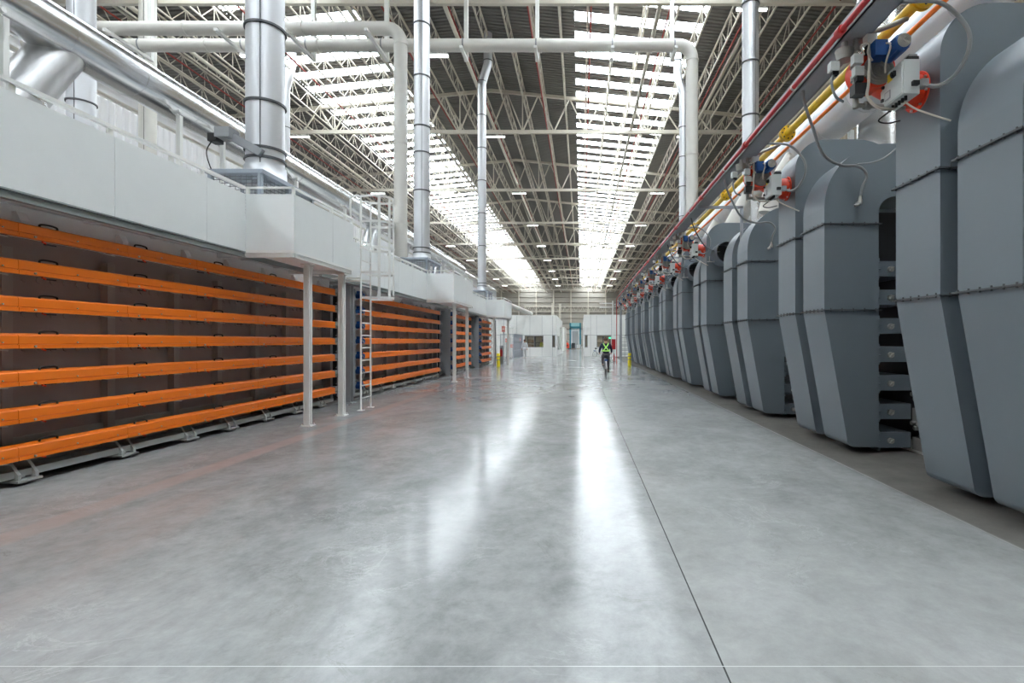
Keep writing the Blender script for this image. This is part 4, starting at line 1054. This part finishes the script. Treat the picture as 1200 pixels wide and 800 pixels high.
    for q in (-1,1): g.tube([(hd.x+q*.088*s,hd.y,hd.z+.025*s),(hd.x+q*.098*s,hd.y,hd.z-.03*s)],[.018,.012],8)
    g.build('face_features', M['skin'], t)
    g = MB()
    for q in (-1,1): g.tube([(hd.x+q*.03,hd.y+fy*.092*s,hd.z+.015),(hd.x+q*.03,hd.y+fy*.1*s,hd.z+.015)],.009,8)
    g.box(hd.x-.022,hd.x+.022,hd.y+fy*.088*s,hd.y+fy*.098*s,hd.z-.062,hd.z-.055); g.build('eyes_and_mouth', M['dark'], t)
    return t, body
def standing(x, y, z0, face, s=1.0, seat=False):
    f = face
    J = dict(face=f)
    for k, v in dict(pelvis=(0,0,.95),waist=(0,0,1.10),chest=(0,0,1.33),neck=(0,.0,1.50),head=(0,.01*f,1.63),crown=(0,0,1.70)).items(): J[k] = (x+v[0], y+v[1], z0+v[2]*s)
    for sd, q in (('L',-1),('R',1)):
        for k, v in dict(shoulder=(.18,0,1.41),elbow=(.25,-.02*f,1.14),wrist=(.24,.12*f,.93),hand=(.24,.16*f,.88),tip=(.24,.19*f,.83),hip=(.09,0,.90),knee=(.10,.02*f,.50),ankle=(.11,0,.09),toe=(.12,.17*f,.03)).items():
            J[k+'_'+sd] = (x+q*v[0]*s, y+v[1]*s, z0+v[2]*s)
    return J
# cyclist
BX, BY = 1.165, 23.85
bicycle(BX, BY, 'pale city bicycle ridden down the aisle, blue carrier at the rear')
J = dict(face=1)
for k, v in dict(pelvis=(0,.20,.97),waist=(0,.24,1.12),chest=(0,.33,1.36),neck=(0,.38,1.51),head=(0,.42,1.64),crown=(0,.42,1.71)).items(): J[k] = (BX+v[0], BY+v[1], v[2])
for sd, q in (('L',-1),('R',1)):
    for k, v in dict(shoulder=(.19,.34,1.43),elbow=(.28,.46,1.19),wrist=(.29,.66,1.05),hand=(.28,.72,1.03),tip=(.28,.75,1.015),hip=(.10,.22,.92)).items(): J[k+'_'+sd] = (BX+q*v[0], BY+v[1], v[2])
J['knee_L'] = (BX-.14, BY+.62, .86); J['ankle_L'] = (BX-.14, BY+.36, .50); J['toe_L'] = (BX-.14, BY+.50, .45)
J['knee_R'] = (BX+.13, BY+.50, .58); J['ankle_R'] = (BX+.14, BY+.38, .21); J['toe_R'] = (BX+.14, BY+.54, .16)
cy, body = figure(J, 'person in navy jacket with lime crossed straps riding a bicycle away', (BX,BY,0), 'navy', 'trous')
# reflective harness: an X on the back and a belt
def harness(J, t, m):
    ch = Vector(J['chest']); g = MB(); yb = lambda z: ch.y - .150 - (ch.z - z)*.30
    for s_ in (-1, 1):
        g.bar((BX+s_*.12, yb(1.48)+.01, 1.48), (BX+s_*.02, yb(1.32)-.015, 1.32), .05, .012, (0,1,0))
        g.bar((BX+s_*.02, yb(1.32)-.015, 1.32), (BX-s_*.135, yb(1.15)-.015, 1.15), .05, .012, (0,1,0))
        g.bar((BX+s_*.12, yb(1.46)+.02, 1.46), (BX+s_*.11, yb(1.46)+.12, 1.53), .05, .012, (1,0,0))
        g.bar((BX+s_*.11, yb(1.46)+.12, 1.53), (BX+s_*.11, yb(1.46)+.26, 1.46), .05, .012, (1,0,0))
    pts = [(BX+.20*math.cos(a), ch.y-.085+.16*math.sin(a)+.0, 1.14) for a in [2*PI*i/24 for i in range(25)]]
    for p, q in zip(pts[:-1], pts[1:]): g.bar(p, q, .01, .055)
    g.build('reflective_harness', m, t)
harness(J, cy, M['hiviz'])
# parked bicycle by the right office
bicycle(1.35, 50.2, 'parked bicycle with blue carrier by the right office wall', rot=.9, r=.30)
# other people
J = standing(-4.05, 53.9, 0, -1); pt, _ = figure(J, 'person in yellow vest standing inside the left office window', (-4.05,53.9,0), 'hivy', 'navy')
J = standing(-5.25, 47.6, 0, -1); pt, _ = figure(J, 'person in white coat standing at the far end of the grey fence', (-5.25,47.6,0), 'wcoat', 'wcoat')
# orange cart with a rider, far down the aisle
t = thing('utility_cart', 'small orange cart far down the aisle left of the teal gate', 'cart', (-2.7,98,0))
MB().box(-3.1,-2.3,97.6,98.9,.28,.62).build('body', M['orc'], t); MB().box(-3.05,-2.35,98.9,99.3,.28,1.0).build('front', M['orc'], t)
for x in (-3.05,-2.35):
    for y in (97.8,99.0): MB().cyl((x-.05,y,.2),(x+.05,y,.2),.2,16).build('wheel', M['rubber'], t)
MB().box(-3.0,-2.4,97.9,98.3,.62,.72).build('seat', M['black'], t)
J = dict(face=1); x, y = -2.7, 98.1
for k, v in dict(pelvis=(0,0,.80),waist=(0,0,.95),chest=(0,.02,1.15),neck=(0,.03,1.32),head=(0,.05,1.44),crown=(0,.05,1.51)).items(): J[k] = (x+v[0], y+v[1], v[2])
for sd, q in (('L',-1),('R',1)):
    for k, v in dict(shoulder=(.19,.02,1.23),elbow=(.25,.15,1.0),wrist=(.2,.38,.95),hand=(.2,.42,.95),tip=(.2,.46,.94),hip=(.1,.05,.78),knee=(.12,.42,.80),ankle=(.12,.55,.40),toe=(.12,.70,.36)).items(): J[k+'_'+sd] = (x+q*v[0], y+v[1], v[2])
figure(J, 'person in orange top seated on the small cart far down the aisle', (x,y,0), 'orc', 'navy')
# pallets / machinery in the distance under the teal gate
for (x, y, w, d, h, m_, lab) in ((-4.1,72.5,.5,.6,1.0,'ltgrey','pale bin beside the side wall of the left office'), (-1.6,104,.7,.8,1.2,'dark','dark pallet jack load in front of the teal gate'), (-.5,103,.8,.8,.9,'ltgrey','pale wrapped pallet in front of the teal gate, right side')):
    t = thing('pallet_load', lab, 'pallet load', (x,y,0), 'loads far down the aisle')
    MB().box(x-w/2,x+w/2,y,y+d,.14,h).build('load', M[m_], t)
    p_ = MB()
    for s_ in (-w/2, -.05, w/2-.1): p_.box(x+s_,x+s_+.1,y,y+d,0,.1)
    p_.box(x-w/2,x+w/2,y,y+d,.1,.14); p_.build('pallet', M['wood'], t)

# ------------------------------------------------------------------ sky, camera
w = bpy.data.worlds.new('sky'); SC.world = w; w.use_nodes = True
bg = w.node_tree.nodes['Background']; bg.inputs[0].default_value = (.91,.96,1.0,1); bg.inputs[1].default_value = 13.0
cam = bpy.data.cameras.new('camera'); co = bpy.data.objects.new('camera', cam); COL.objects.link(co); SC.camera = co
cam.sensor_width = 36; cam.lens = 18; cam.shift_x = -81/1200; cam.shift_y = -.5/1200; cam.clip_end = 500
co.location = (0,0,1.6); co.rotation_euler = (PI/2, 0, 0)
vs = SC.view_settings; vs.view_transform = 'Standard'; vs.look = 'None'; vs.gamma = 1; vs.use_curve_mapping = False; vs.exposure = .43
